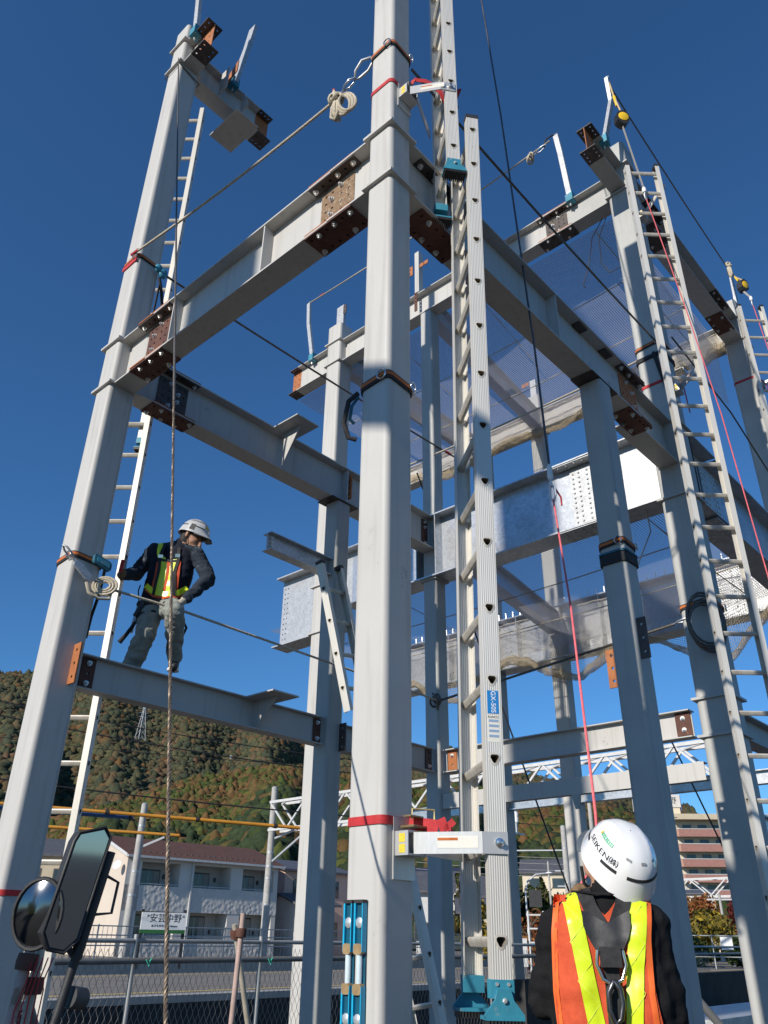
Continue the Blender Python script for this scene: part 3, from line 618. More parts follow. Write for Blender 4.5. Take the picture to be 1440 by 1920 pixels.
# work-positioning belts buckled round columns
def belt(label, cx, cy, w_, z, z2=None, r=None):
    T = thing('safety_belt', label, 'belt', (cx, cy, z), 'safety belts buckled round columns'); r = r or w_*.15
    for dz, h, o_, t_, m, nm in ((0, .05, .004, .006, blackp, 'belt_band'), (.004, .022, .011, .002, orangeweb, 'orange_webbing')):
        q = MB(); P = rsq(w_+2*o_, w_+2*o_, r+o_, 6); Q = rsq(w_+2*(o_+t_), w_+2*(o_+t_), r+o_+t_, 6); k = len(P)
        zz = lambda x, y: z+dz+.22*(-x-y)*.35
        for PP in (P, Q):
            for x, y in PP: q.v += [(cx+x, cy+y, zz(x, y)-h/2), (cx+x, cy+y, zz(x, y)+h/2)]
        for i in range(k):
            j = (i+1) % k; a, b2, c, d = 2*i, 2*j, 2*k+2*i, 2*k+2*j
            if nm == 'orange_webbing' and i in (9, 10, 11, 12): continue
            q.f += [(c, d, d+1, c+1), (a, a+1, b2+1, b2), (a+1, c+1, d+1, b2+1), (a, b2, d, c)]; q.mi += [0]*4
        q.build(nm, m, T, 40)
    for (x, y) in ((-w_/2-.022, -w_/2+.03), (w_/2-.02, -w_/2-.022)):
        c = V((cx+x, cy+y, z+.01)); n_ = V((-1, -.2, 0)) if x < 0 and y > -w_/2 else V((.2, -1, 0)); n_.normalize(); u = n_.cross(Z_)
        MB().tube([c+(u*math.cos(a)+Z_*math.sin(a)*1.15)*.026 for a in [2*math.pi*i/14 for i in range(14)]], .0045, 6, True).build('ring', chrome, T, 60)
    return T
bA1 = belt('black and orange safety belt buckled round the centre column at mid height', 2.586, 2.358, .2, 2.63)
q = MB(); q.tube([(2.47, 2.46, 2.60), (2.44, 2.50, 2.55), (2.44, 2.53, 2.42), (2.47, 2.52, 2.34), (2.50, 2.49, 2.33)], .014, 8); q.build('lanyard_loop', blackp, bA1, 60)
q = MB(); q.tube([(2.475, 2.462, 2.58), (2.455, 2.49, 2.52), (2.465, 2.51, 2.45), (2.49, 2.5, 2.43)], .009, 8); q.build('teal_lanyard', tealdark, bA1, 60)
bA2 = belt('orange safety belt buckled high on the centre column, holding the rope hook', 2.586, 2.358, .2, 5.56)
bB1 = belt('dark belt with a teal shock pack on the left column, at the worker', 2.60, 5.60, .25, 2.56)
MB().prism(rsq(.15, .075, .02), (2.70, 5.452, 2.56), V((.92, -.1, -.28)).normalized(), Z_, -Y_, 0, .035).build('shock_pack', tealdark, bB1, 40)
MB().prism(rsq(.11, .04, .01), (2.70, 5.415, 2.56), V((.92, -.1, -.28)).normalized(), Z_, -Y_, 0, .004).build('shock_pack_label', teal, bB1)
MB().tube([(2.75, 5.47, 2.54), (2.76, 5.5, 2.35), (2.74, 5.52, 2.15), (2.735, 5.53, 1.98)], .012, 6).build('hanging_lanyard', blackp, bB1, 60)
bB2 = belt('red and black belt on the left column above the beam joint', 2.60, 5.60, .25, 5.70)
MB().box(2.472-.008, 2.472, 5.48, 5.72, 5.64, 5.69).build('red_pad', redweb, bB2)
q = MB(); q.ball((2.72, 5.40, 5.60), (.045, .03, .06)); q.ball((2.67, 5.41, 5.64), (.04, .03, .05)); q.build('rope_grab', teal, bB2, 60)
q = MB(); q.tube([(2.70, 5.42, 5.55), (2.76, 5.44, 5.42), (2.80, 5.46, 5.30), (2.86, 5.46, 5.20)], .016, 6); q.tube([(2.72, 5.43, 5.5), (2.73, 5.46, 5.2), (2.74, 5.46, 4.98)], .01, 6); q.build('hanging_lanyard', blackp, bB2, 60)
MB().bar((2.82, 5.45, 5.26), (2.90, 5.45, 5.06), .05, .012, Y_).build('hook', galv, bB2)
bE = belt('black, orange and teal belt buckled round the post behind the vested worker', 5.25, 2.38, .2, 2.66)
MB().prism(rsq(.226, .226, .036), (5.25, 2.38, 0), X_, Y_, Z_, 2.50, 2.575).build('lower_wrap', blackp, bE, 40); MB().prism(rsq(.23, .23, .038), (5.25, 2.38, 0), X_, Y_, Z_, 2.583, 2.60).build('teal_lanyard', tealdark, bE, 40)
bF = belt('dark belt on the wide right column beside a rope knot', 7.05, 2.46, .3, 5.72)
MB().prism(rsq(.33, .33, .05), (7.05, 2.46, 0), X_, Y_, Z_, 5.55, 5.60).build('lower_wrap', blackp, bF, 40)
q = MB(); q.tube([(6.88, 2.40, 5.6), (6.87, 2.36, 5.3), (6.88, 2.33, 5.1)], .02, 6); q.build('hanging_lanyard', blackp, bF, 60); MB().bar((6.88, 2.345, 5.38), (6.88, 2.335, 5.2), .03, .02).build('red_loop', redweb, bF)
bF2 = belt('dark belt under the coiled rope on the wide right column', 7.05, 2.46, .3, 2.72)
bG = belt('small dark belt on the column at the right edge', 10.75, 2.46, .3, 5.0)
# ================================================================ stanchions, ropes, wires, retractors
def stanchion(label, pts, side=(0, 1, 0), tip=True, w=.07):
    pts = [V(p) for p in pts]; t = thing('safety_stanchion', label, 'stanchion', pts[0], 'rope stanchions clamped to the top beams')
    q = MB(); sd = V(side)
    for a, b in zip(pts, pts[1:]): q.bar(a, b, .045, w, sd)
    q.build('post', galv_l, t)
    p = pts[0]; c = MB(); c.box(p.x-.05, p.x+.05, p.y-.05, p.y+.05, p.z-.055, p.z-.03); c.box(p.x-.05, p.x+.05, p.y-.05, p.y-.04, p.z-.03, p.z+.09); c.box(p.x-.05, p.x-.04, p.y-.0399, p.y+.05, p.z-.03, p.z+.07)
    c.build('clamp', teal, t); c = MB(); c.lathe([(.012, 0), (.012, .05)], (p.x, p.y+.01, p.z-.10), Z_, 8); c.build('clamp_screw', zinc, t)
    if tip:
        e = pts[-1]; MB().tube([e+V((.0, -.02, 0)), e+V((0, -.03, .03)), e+V((0, 0, .05)), e+V((0, .03, .03)), e+V((0, .02, 0))], .005, 6).build('rope_eye', galv_l, t, 60)
    return t
stanchion('galvanised rope post on the left column top bracket, cut off by the upper edge', [(2.52, 5.34, 9.15), (2.50, 5.40, 9.9), (2.48, 5.42, 10.5)])
stanchion('blue-grey rope post leaning outward on the left top stub', [(3.20, 5.505, 9.15), (3.30, 5.485, 10.0), (3.34, 5.48, 10.45)], w=.12)
stanchion('bent rope post on the high beam left of the bare bracket', [(6.96, 3.12, 8.60), (6.955, 3.17, 9.55), (6.95, 3.20, 9.93)])
stanchion('bent rope post at the free left end of the high beam', [(6.97, 8.05, 8.60), (6.96, 8.20, 9.45), (6.96, 8.23, 9.92)])
stF = stanchion('bent rope post carrying the yellow fall arrester', [(6.48, 2.37, 8.60), (6.72, 2.28, 9.55), (6.66, 2.26, 9.93)], (1, 0, 0))
stanchion('distant rope post at the right with a looped rope', [(10.92, 2.40, 8.60), (11.0, 2.37, 9.3), (11.1, 2.37, 9.9)], (1, 0, 0))

def sagline(a, b, sag, n=12): a, b = V(a), V(b); return [a.lerp(b, i/n)-Z_*(sag*4*(i/n)*(1-i/n)) for i in range(n+1)]
def rope(label, pts, r, mat=ropem, cat='rope', name='safety_rope', group='ropes strung along the frame', n=6, thing_=None):
    q = MB().tube(pts, r, n)
    if thing_ is not None: return q.build(name, mat, thing_, 60)
    return solo(q.build(name, mat, None, 60), label, cat, group)
def twist(pts, r, mat, pitch=.05, strands=3, per=10, seg=6):
    """stranded rope along a polyline"""
    P = [V(p) for p in pts]; ds = [0]
    for a, b in zip(P, P[1:]): ds.append(ds[-1]+(b-a).length)
    L = ds[-1]; N = max(8, int(L/pitch*per)); q = MB()
    def at_(s):
        for i in range(len(P)-1):
            if s <= ds[i+1] or i == len(P)-2:
                u = (s-ds[i])/(ds[i+1]-ds[i]); return P[i].lerp(P[i+1], u), (P[i+1]-P[i]).normalized()
    for k in range(strands):
        pts2 = []
        for i in range(N+1):
            s = L*i/N; p, t_ = at_(s); u = t_.orthogonal().normalized(); v = t_.cross(u); a = 2*math.pi*(s/pitch+k/strands)
            pts2.append(p+(u*math.cos(a)+v*math.sin(a))*r*.52)
        q.tube(pts2, r*.55, seg)
    return q
def hook(par, p, d, L=.16, w_=.05, mat=galv_l, name='snap_hook'):
    p, d = V(p), V(d).normalized(); u = d.cross(Z_);
    if u.length < .05: u = V((1, 0, 0))
    u.normalize(); q = MB()
    q.tube([p, p+d*L*.22, p+d*L*.38+u*w_*.5, p+d*L*.75+u*w_*.55, p+d*L+u*w_*.1, p+d*L*.85-u*w_*.45, p+d*L*.5-u*w_*.5, p+d*L*.3-u*w_*.2, p+d*L*.2], .008, 8)
    return q.build(name, mat, par, 60)
def knot(par, c, r, mat=ropem, loops=4, rr=.012, seed=1, drop=.0, name='knot'):
    g = random.Random(seed); c = V(c); q = MB()
    for i in range(loops):
        ax = V((g.uniform(-1, 1), g.uniform(-1, 1), g.uniform(-1, 1))).normalized(); u = ax.orthogonal().normalized(); v = ax.cross(u); R_ = r*g.uniform(.6, 1)
        o = c+V((g.uniform(-.3, .3), g.uniform(-.3, .3), g.uniform(-.3, .3)))*r
        q.tube([o+(u*math.cos(a)+v*math.sin(a)*.8)*R_ for a in [2*math.pi*j/12 for j in range(12)]], rr, 6, True)
    for i in range(3 if drop else 0):
        x = V((math.cos(i*2.1), math.sin(i*2.1), 0))*r*.5
        q.tube([c, c+x*1.2-Z_*drop*.4, c+x*1.3-Z_*drop*.85, c+x*.2-Z_*drop, c-x*.8-Z_*drop*.8, c-x*.9-Z_*drop*.3, c], rr, 6)
    return q.build(name, mat, par, 60)
# rope from the left column to the centre column, with its big knot and hook
t = thing('safety_rope', 'twisted pale rope with a large hanging knot, left column to centre column', 'rope', (2.5, 4, 5.4), 'ropes strung along the frame')
twist(sagline((2.45, 5.50, 5.74), (2.46, 2.80, 5.40), .05), .011, ropem, .05).build('line', ropem, t, 60)
MB().tube([(2.45, 5.56, 5.75), (2.45, 5.44, 5.735)], .016, 6).build('red_marker', redweb, t, 60)
knot(t, (2.46, 2.77, 5.40), .055, ropem, 7, .013, 3, .24); q = MB(); [q.tube([V((2.46, 2.77-.01*k, 5.36))+V((.01*k*math.cos(a), -.07-.07*math.cos(a+.5)-.01*k, -.10+.12*math.sin(a))) for a in [2*math.pi*i/14 for i in range(14)]], .012, 6, True) for k in range(3)]; q.build('rope_loops', ropem, t, 60); MB().tube([(2.46, 2.78, 5.42), (2.45, 2.80, 5.48), (2.46, 2.81, 5.53)], .011, 6).build('rope_tail', ropem, t, 60); MB().ball((2.46, 2.812, 5.54), .013, 8, 6).build('tail_whipping', redweb, t, 60)
hook(t, (2.46, 2.74, 5.43), V((.02, -.24, .10)), .15, .04, chrome); q = MB()
q.tube([(2.48, 2.61, 5.48), (2.45, 2.58, 5.52), (2.45, 2.52, 5.58), (2.48, 2.46, 5.59), (2.50, 2.45, 5.56), (2.50, 2.50, 5.50), (2.49, 2.57, 5.48)], .010, 8, True); q.build('scaffold_hook', galv_l, t, 60)
rope('plain rope crossing from behind the nearest ladder to the wide right column', sagline((2.70, 2.26, 5.50), (6.90, 2.28, 5.56), .05), .011, wirem)
t = thing('safety_rope', 'high rope between two bent posts, with an orange-tipped knot', 'rope', (6.97, 5, 9.8), 'ropes strung along the frame')
MB().tube(sagline((6.96, 8.22, 9.94), (6.95, 3.30, 9.92), .08), .012, 6).build('line', ropem, t, 60); knot(t, (6.95, 3.62, 9.83), .06, ropem, 4, .014, 5); hook(t, (6.95, 3.58, 9.84), (0, -1, .25), .22, .05, galv); MB().tube([(6.96, 7.85, 9.93), (6.96, 7.95, 9.935)], .018, 6).build('red_marker', redweb, t, 60)
MB().tube([(6.95, 3.40, 9.88), (6.95, 3.35, 10.0), (6.95, 3.24, 9.99), (6.95, 3.22, 9.94)], .012, 6).build('black_sling', blackc, t, 60)
t = thing('safety_rope', 'grey rope running back at shoulder height behind the centre column', 'rope', (5, 5.45, 5.7), 'ropes strung along the frame')
MB().tube(sagline((2.74, 5.46, 5.66), (7.56, 5.48, 5.80), .03), .012, 6).build('line', wirem, t, 60); MB().tube([(7.2, 5.48, 5.787), (7.3, 5.48, 5.79)], .018, 6).build('red_marker', redweb, t, 60); hook(t, (7.5, 5.48, 5.80), (1, 0, -.05), .2, .05, galv_l)
rope('pale rope crossing behind the slim column above the girder', sagline((6.98, 7.3, 5.72), (6.98, 2.62, 5.66), .06), .012)
t = thing('safety_rope', 'twisted rope the standing worker holds, knotted at the left column', 'rope', (4, 5.42, 2.4), 'ropes strung along the frame')
twist([(2.76, 5.40, 2.36), (3.36, 5.30, 2.335), (5.2, 5.42, 2.36), (6.95, 5.45, 2.35)], .011, ropem, .05).build('line', ropem, t, 60)
q = MB()
for R_, ph in ((.10, 0), (.075, .6), (.05, 1.1)): q.tube([V((2.74, 5.40, 2.37))+V((math.cos(a)*.66, -math.cos(a)*.6, math.sin(a)*.72))*R_ for a in [2*math.pi*i/16+ph for i in range(16)]], .012, 6, True)
q.tube([(2.60, 5.42, 2.36), (2.62, 5.40, 2.28), (2.70, 5.38, 2.25), (2.78, 5.38, 2.27), (2.80, 5.39, 2.35)], .013, 6); q.build('coil', ropem, t, 60)
MB().prism(rsq(.17, .06, .02), (2.545, 5.42, 2.44), V((.78, -.05, -.62)).normalized(), V((.62, 0, .78)).normalized(), -Y_, 0, .02).build('rope_grip', galv_l, t, 40); hook(t, (2.50, 5.44, 2.49), V((-.75, -.1, .55)), .17, .05, galv_l)
MB().tube([(2.93, 5.56, 2.60), (2.93, 5.55, 2.70)], .016, 8).build('red_grip', redweb, t, 60)
t = thing('safety_rope', 'dark rope with a coil on the right column and a knot on the slim column', 'rope', (6.93, 4, 2.4), 'ropes strung along the frame')
twist([(6.93, 5.45, 2.36), (6.93, 2.70, 2.60)], .013, wirem, .06).build('line', wirem, t, 60); knot(t, (6.93, 5.50, 2.36), .09, wirem, 5, .012, 8)
q = MB()
for i in range(5): q.tube([V((6.84-.012*i, 2.36, 2.52))+V((math.cos(a)*.1, -math.cos(a)*.12, math.sin(a)*(.20+.035*(i % 3))-.05*(i % 2))) for a in [2*math.pi*j/18 for j in range(18)]], .012, 6, True)
q.build('coil', wirem, t, 60); hook(t, (6.93, 2.72, 2.60), (0, -1, .12), .2, .06, galv)
rope('thin dark rope from the right post to the distant post', sagline((6.70, 2.24, 9.75), (10.9, 2.36, 9.9), .05), .010, wirem)
rope('dark rope running down behind the right ladder to the picture edge', [(7.25, 2.30, 6.0), (8.9, 2.3, 5.85), (10.6, 2.3, 5.3)], .010, wirem)
# guy wire from the top of the left column to the ground near the viewer
P0, P1 = V((2.455, 5.50, 8.78)), V((1.155, 1.385, GROUND)); cut = P0.lerp(P1, .64)
t = thing('guy_wire', 'long straight wire rope hanging down in front of the standing worker', 'wire', P1)
twist([cut, P1], .0058, pm('brown_wire_rope', (.22, .165, .115), (.14, .105, .075), 60, .5, .4), .04, 3, 8, 5).build('wire_lower_part', MATS['brown_wire_rope'], t, 60)
MB().tube([P0, cut], .0068, 8).build('wire_upper_part', wirem, t, 60); MB().tube([(2.46, 5.5, 8.66), (2.46, 5.74, 8.66), (2.74, 5.74, 8.62), (2.74, 5.46, 8.58), (2.46, 5.46, 8.66)], .008, 6).build('sling', wirem, t, 60)
MB().lathe([(.04, 0), (.03, .10), (.012, .16)], P1, (P0-P1), 10).build('anchor', galv, t, 40)
# crane fall line with its hook and the pink tag cord
t = thing('crane_line', 'dark crane line hanging from above the picture, ending in a small white hook', 'wire', (4.03, 2.215, 2.74))
MB().tube([(4.30, 2.86, 13.0), (4.19, 2.545, 8.7), (4.13, 2.40, 6.6), (4.09, 2.27, 3.83), (4.03, 2.215, 2.78)], .008, 8).build('line', pm('dark_line', (.05, .05, .055), (.08, .08, .085), 10, .4), t, 60)
MB().lathe([(.012, 0), (.02, .02), (.016, .10), (.008, .12)], (4.03, 2.215, 2.66), Z_, 10).build('swivel', whitep, t, 40); hook(t, (4.03, 2.215, 2.66), (.05, -.02, -1), .16, .05, whitep)
t = thing('tag_cord', 'pink tag cord from the crane hook down to the vested worker', 'cord', (3, 1.6, .4))
MB().tube([(4.04, 2.215, 2.52), (3.5, 1.88, 1.52), (2.955, 1.575, .44), (2.93, 1.57, .28), (2.84, 1.62, .17)], .0055, 6).build('cord', pinkm, t, 60); MB().tube([(4.03, 2.215, 2.62), (4.05, 2.20, 2.60), (4.08, 2.18, 2.54), (4.08, 2.18, 2.48)], .006, 6).build('cord_tail', redweb, t, 60)
MB().tube([(2.70, 1.62, .1), (2.62, 1.60, -.3), (2.66, 1.60, -.75)], .006, 6).build('cord_end', pinkm, t, 60)
rope('thin pink cord hanging down along the long right ladder', [(6.57, 2.05, 7.42), (6.58, 1.90, 5.8), (6.60, 1.79, 4.35), (6.62, 1.70, 2.2), (6.62, 1.70, GROUND)], .006, pinkm, 'cord', 'tag_cord', 'pink cords')
rope('thin pink cord beside the far ladder', [(10.63, 2.08, 8.75), (10.66, 1.98, 6.5), (10.66, 1.95, 3.0)], .007, pinkm, 'cord', 'tag_cord', 'pink cords')
rope('black guy cable slanting down behind the nearest ladder', [(7.20, 5.98, 5.65), (8.72, 4.99, .25)], .010, blackc, 'cable', 'guy_cable', 'black guy cables')
rope('black guy cable slanting down in front of the apartment block', [(10.1, 4.25, 2.4), (10.6, 3.7, .2)], .010, blackc, 'cable', 'guy_cable', 'black guy cables')
def loose(label, pts): rope(label, pts, .006, blackc, 'cord', 'loose_cord', 'loose black tie cords')
loose('thin black tie cord dangling under the high beam, left one', [(7.1, 2.80, 8.12), (7.05, 2.95, 7.85), (7.0, 3.02, 7.4), (7.02, 3.14, 7.15), (6.98, 3.1, 7.05)]); loose('thin black tie cord dangling under the high beam, right one', [(7.12, 2.76, 8.12), (7.05, 2.86, 7.8), (7.0, 2.86, 7.3), (7.02, 2.78, 7.12), (7.0, 2.62, 7.1)])
loose('thin black tie cord hanging under the girder by the post', [(6.98, 2.80, 3.85), (6.96, 2.78, 3.6), (6.95, 2.92, 3.35), (6.95, 3.0, 3.2), (6.95, 3.05, 3.1)])
# self-retracting fall arresters
def arrester(label, c, top, end, yaw, hookp):
    c, top, end = V(c), V(top), V(end); t = thing('fall_arrester', label, 'fall arrester', c, 'self-retracting fall arresters'); ax = V((math.cos(yaw), math.sin(yaw), -.12)).normalized()
    u = ax.cross(Z_).normalized(); v = u.cross(ax)
    P = [(.085*math.cos(a)*(1.05 if i % 2 else .95), .11*math.sin(a)) for i, a in enumerate([2*math.pi*j/12 for j in range(12)])]
    MB().prism(P, c, u, v, ax, -.05, .05).build('housing', black, t); MB().lathe([(.066, .05), (.066, .056), (.058, .060)], c, ax, 18).build('cover', yellowm, t, 30); MB().lathe([(.066, .05), (.066, .056), (.058, .060)], c, -ax, 18).build('cover', yellowm, t, 30)
    MB().tube([c+v*.10, c+v*.13, c.lerp(top, .6), top], .012, 6).build('suspension_sling', pm('tan_webbing', (.55, .42, .22), (.45, .33, .16), 40, .8), t, 60); MB().tube([c.lerp(top, .35), c.lerp(top, .6)], .018, 6).build('yellow_marker', yellowm, t, 60)
    ribbon('webbing', [c-v*.09, end], .028, pm('grey_webbing', (.30, .29, .27), (.24, .23, .21), 60, .8), t, ax); MB().lathe([(.02, 0), (.026, .03), (.02, .07)], end-Z_*.06, Z_, 10).build('shackle', whitep, t, 40); hook(t, end-Z_*.05, (0, 0, -1), .13, .05, whitep)
    return t
arrester('yellow and black fall arrester hanging from the bent post over the right ladder', (6.64, 2.17, 9.0), (6.68, 2.25, 9.88), (6.57, 2.055, 7.60), R(232), None)
arrester('small distant fall arrester with a yellow disc at the right edge', (10.78, 2.18, 9.25), (10.95, 2.33, 9.8), (10.63, 2.08, 8.85), R(250), None)
t = thing('rope_loop', 'pale rope loop hanging from the distant rope post', 'rope', (10.9, 2.34, 9.8))
knot(t, (10.85, 2.32, 9.86), .05, ropem, 3, .016, 4, .26)
# ================================================================ spirit levels, truck mirror, pipes
cyan = pm('cyan_level_paint', (.01, .38, .60), (.012, .33, .54), 10, .35, c3=(.35, .42, .42), s3=24, t3=.71); navy = pm('dark_teal_level_web', (.008, .09, .15), (.008, .07, .12), 20, .4)
glassv = pm('vial_glass', (.62, .72, .75), (.5, .62, .68), 20, .1, coat=1.0); brass = pm('vial_holder', (.34, .24, .12), (.25, .17, .08), 30, .5)
def level(label, y0, y1):
    x = 2.482; t = thing('spirit_level', label, 'spirit level', (x, (y0+y1)/2, -.95), 'spirit levels against the centre column'); yc = (y0+y1)/2; z0, z1 = -.95, .125
    b = MB(); zc = -.095
    for a, c in ((z0, zc-.055), (zc+.055, z1)):
        b.box(x-.022, x-.002, y0+.004, y0+.010, a, c, 1); b.box(x-.026, x, y1-.008, y1, a, c); b.box(x-.026, x-.002, y0, y0+.004, a, c); b.box(x-.014, x-.010, y0+.004, y1-.008, a, c, 1)
    b.build('body', [cyan, navy], t)
    MB().box(x-.027, x-.001, y0-.001, y1+.001, z1, z1+.012).build('end_cap', black, t)
    for z in (zc+.065, zc-.065): MB().prism(rsq(.036, y1-y0-.004, .01), (x-.013, yc, z), Z_, Y_, X_, -.014, .012).build('vial_holder', brass, t, 40)
    MB().lathe([(.011, -.048), (.012, -.03), (.012, .03), (.011, .048)], (x-.013, yc, zc), Z_, 14).build('vial', glassv, t, 40)
    MB().box(x-.004, x-.002, y0+.001, y1-.001, zc-.056, zc+.056).build('back_strip', navy, t)
    for z in (.058, -.255, -.75): MB().lathe([(.0, .0), (.019, .0), (.019, .006), (.014, .009), (0, .010)], (x-.0145, yc-.002, z), -X_, 18, cap=False).build('screw_cap', zinc, t, 40)
level('left one of two blue spirit levels against the centre column', 2.385, 2.428); level('right one of two blue spirit levels against the centre column', 2.326, 2.372)

mirm = bpy.data.materials.new('mirror_glass'); mirm.use_nodes = True; _b = mirm.node_tree.nodes['Principled BSDF']; _b.inputs['Metallic'].default_value = 1; _b.inputs['Roughness'].default_value = .05; _b.inputs['Base Color'].default_value = (.46, .49, .51, 1)
t = thing('truck_mirror', 'black truck side mirror on a pole, rectangular with a round one', 'mirror', (1.68, 2.88, -1.3))
mc = V((1.563, 2.86, .155)); n_ = V((-.05, -1, -.045)).normalized(); u = V((.93, -.05, .0)); u = (u-n_*u.dot(n_)).normalized(); v = n_.cross(u)
if v.z < 0: v = -v
rot = -R(9); u, v = u*math.cos(rot)+v*math.sin(rot), v*math.cos(rot)-u*math.sin(rot)
def chamf(w_, h, c): return [(w_/2-c*.7, h/2), (-w_/2+c*.2, h/2-c*.9), (-w_/2, h/2-c*1.6), (-w_/2, -h/2+c), (-w_/2+c*.8, -h/2), (w_/2-c*.8, -h/2), (w_/2, -h/2+c), (w_/2, h/2-c*.6)]
MB().prism(chamf(.132, .41, .045), mc, u, v, n_, -.045, .0).build('housing', black, t); MB().prism(chamf(.116, .39, .04), mc, u, v, n_, .0005, .003).build('glass', mirm, t)
q = MB(); P = chamf(.132, .41, .045); q.tube([mc+u*a+v*b for a, b in P], .0055, 6, True); q.build('rim', black, t, 60)
rc = mc-u*.078-v*.105-n_*.060; rn = (n_*.60-u*.78-v*.20).normalized(); ru = rn.cross(v).normalized(); rv = ru.cross(rn)
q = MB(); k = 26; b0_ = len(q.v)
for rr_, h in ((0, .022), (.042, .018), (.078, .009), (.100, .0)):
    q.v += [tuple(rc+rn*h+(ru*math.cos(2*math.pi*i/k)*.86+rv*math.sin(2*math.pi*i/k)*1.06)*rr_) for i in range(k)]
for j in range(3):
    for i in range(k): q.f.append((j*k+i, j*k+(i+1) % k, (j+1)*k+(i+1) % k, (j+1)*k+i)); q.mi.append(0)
dm = mirm.copy(); dm.name = 'dusty_dark_reflection_glass'; dm.node_tree.nodes['Principled BSDF'].inputs['Base Color'].default_value = (.17, .18, .19, 1); dm.node_tree.nodes['Principled BSDF'].inputs['Roughness'].default_value = .14; q.build('round_glass', dm, t, 80)  # dusty glass, darkened to paint in the reflection of a dark truck
q = MB(); ring = [rc+(ru*math.cos(2*math.pi*i/k)*.86+rv*math.sin(2*math.pi*i/k)*1.06)*.103 for i in range(k)]; q.tube(ring, .0075, 6, True); q.build('round_rim', black, t, 60)
q = MB(); q.prism([(math.cos(2*math.pi*i/k)*.088, math.sin(2*math.pi*i/k)*.108) for i in range(k)], rc-rn*.05, ru, rv, rn, 0, .045); q.build('round_housing', black, t, 50)
pt, pb = mc+u*.095+v*.135-n_*.03, mc+u*.10-v*1.45-n_*.05
MB().tube([pt, pt.lerp(pb, .22)], .021, 10).tube([pt.lerp(pb, .22), pb], .016, 10).build('pole', black, t, 60)
MB().tube([pt.lerp(pb, .05)+u*.02, pt.lerp(pb, .06)+u*.07+v*.005, pt.lerp(pb, .12)+u*.08, pt.lerp(pb, .13)+u*.02], .0055, 6).build('wire_loop', rust_d, t, 60)
MB().lathe([(.034, 0), (.034, .055), (.03, .06)], pt.lerp(pb, .29)+u*.025, u-n_*.2, 14).build('pivot', pm('dark_grey_plastic', (.05, .052, .055), (.06, .06, .06), 10, .5), t, 40)
MB().bar(mc-n_*.045, pt.lerp(pb, .15), .03, .02).bar(rc-rn*.04, pt.lerp(pb, .22), .02, .02).build('arm', black, t)

pipem = pm('weathered_scaffold_pipe', (.50, .46, .38), (.38, .34, .27), 6, .55, .2, c3=(.28, .18, .11), s3=10, t3=.62); pipeg = pm('grey_scaffold_pipe', (.22, .22, .215), (.16, .16, .155), 5, .5, .3); pinkpipe = pm('pale_pink_pipe', (.46, .33, .29), (.36, .26, .22), 8, .7, c3=(.25, .17, .12), s3=9, t3=.58)
def pipe(label, a, b, r, mat, cap=None, grp='scaffold pipes by the fence'):
    t = thing('scaffold_pipe', label, 'pipe', b, grp); MB().tube([a, b], r, 12).build('tube', mat, t, 50)
    if cap: c = V(a).lerp(V(b), cap); d = (V(b)-V(a)).normalized(); MB().lathe([(r+.022, -.035), (r+.026, 0), (r+.022, .035)], c, d, 10).build('coupler', rust, t, 40)
    return t
pipe('leaning pale scaffold pipe crossing in front of the fence', (5.07, 6.38, .11), (5.57, 6.42, -1.36), .0243, pipem, .05)
pipe('upright scaffold pipe with a pinkish top crossing the leaning one', (5.11, 6.32, .20), (5.06, 6.32, -1.36), .0243, pinkpipe, .10)
pipe('pink-capped pipe at the lower left corner behind the mirror', (2.06, 4.08, .03), (1.93, 4.10, -1.36), .024, pinkpipe, .10, 'pipes at the lower left corner'); pipe('grey pipe at the lower left corner tied with red ribbon', (2.12, 4.12, -.05), (2.10, 4.12, -1.36), .022, pipem, .12, 'pipes at the lower left corner')
pipe('slanting grey pipe at the foot of the left ladder', (2.20, 4.3, -.28), (2.62, 4.5, -.88), .022, pipeg, None, 'pipes at the lower left corner')
q = MB()
for i in range(5): q.tube([(2.05+.02*i, 4.04-.01*i, -.09), (2.03+.02*i, 4.02, -.19), (2.0+.03*i, 4.02, -.30+.02*i), (2.0+.025*i, 4.01, -.52)], .0032, 5)
solo(q.build('red_ribbon', redweb, None, 60), 'red ribbon ties hanging from the pipes at the lower left', 'ribbon')
pipe('slanting grey brace low between the two right columns', (6.45, 3.05, -.06), (6.75, 2.75, -.55), .03, pipeg, None, 'braces low at the right')
# tall crane behind the viewer shades the frame; low boom added for its shadow
bm = pm('boom_paint', (.55, .56, .60), (.5, .51, .55), 2, .4)
t = thing('shade_boom', 'pale boom added behind the viewer to shade the centre column', 'added boom', (-4.2, -8, GROUND))
MB().bar((-4.2, -8.2, 1.1), (-4.43, -2.6, 3.83), .42, .42).build('boom_base', bm, t); MB().bar((-4.43, -2.6, 3.83), (-4.65, 2.75, 6.42), .26, .26).build('boom_tip', bm, t); MB().box(-5.2, -3.2, -9.6, -7.6, GROUND, 1.3).build('added_stand', yellowm, t)
t = thing('tower_crane', 'tall pale crane mast standing behind the viewer, seen in the truck mirror', 'crane', (-10, 3.95, GROUND))
MB().box(-10.45, -9.55, 3.50, 4.40, 1.0, 12).build('mast_section', bm, t); MB().box(-10.38, -9.62, 3.57, 4.33, 12.001, 22).build('mast_section', bm, t); MB().box(-11.4, -8.6, 1.9, 5.9, GROUND, .995).build('carrier', yellowm, t)
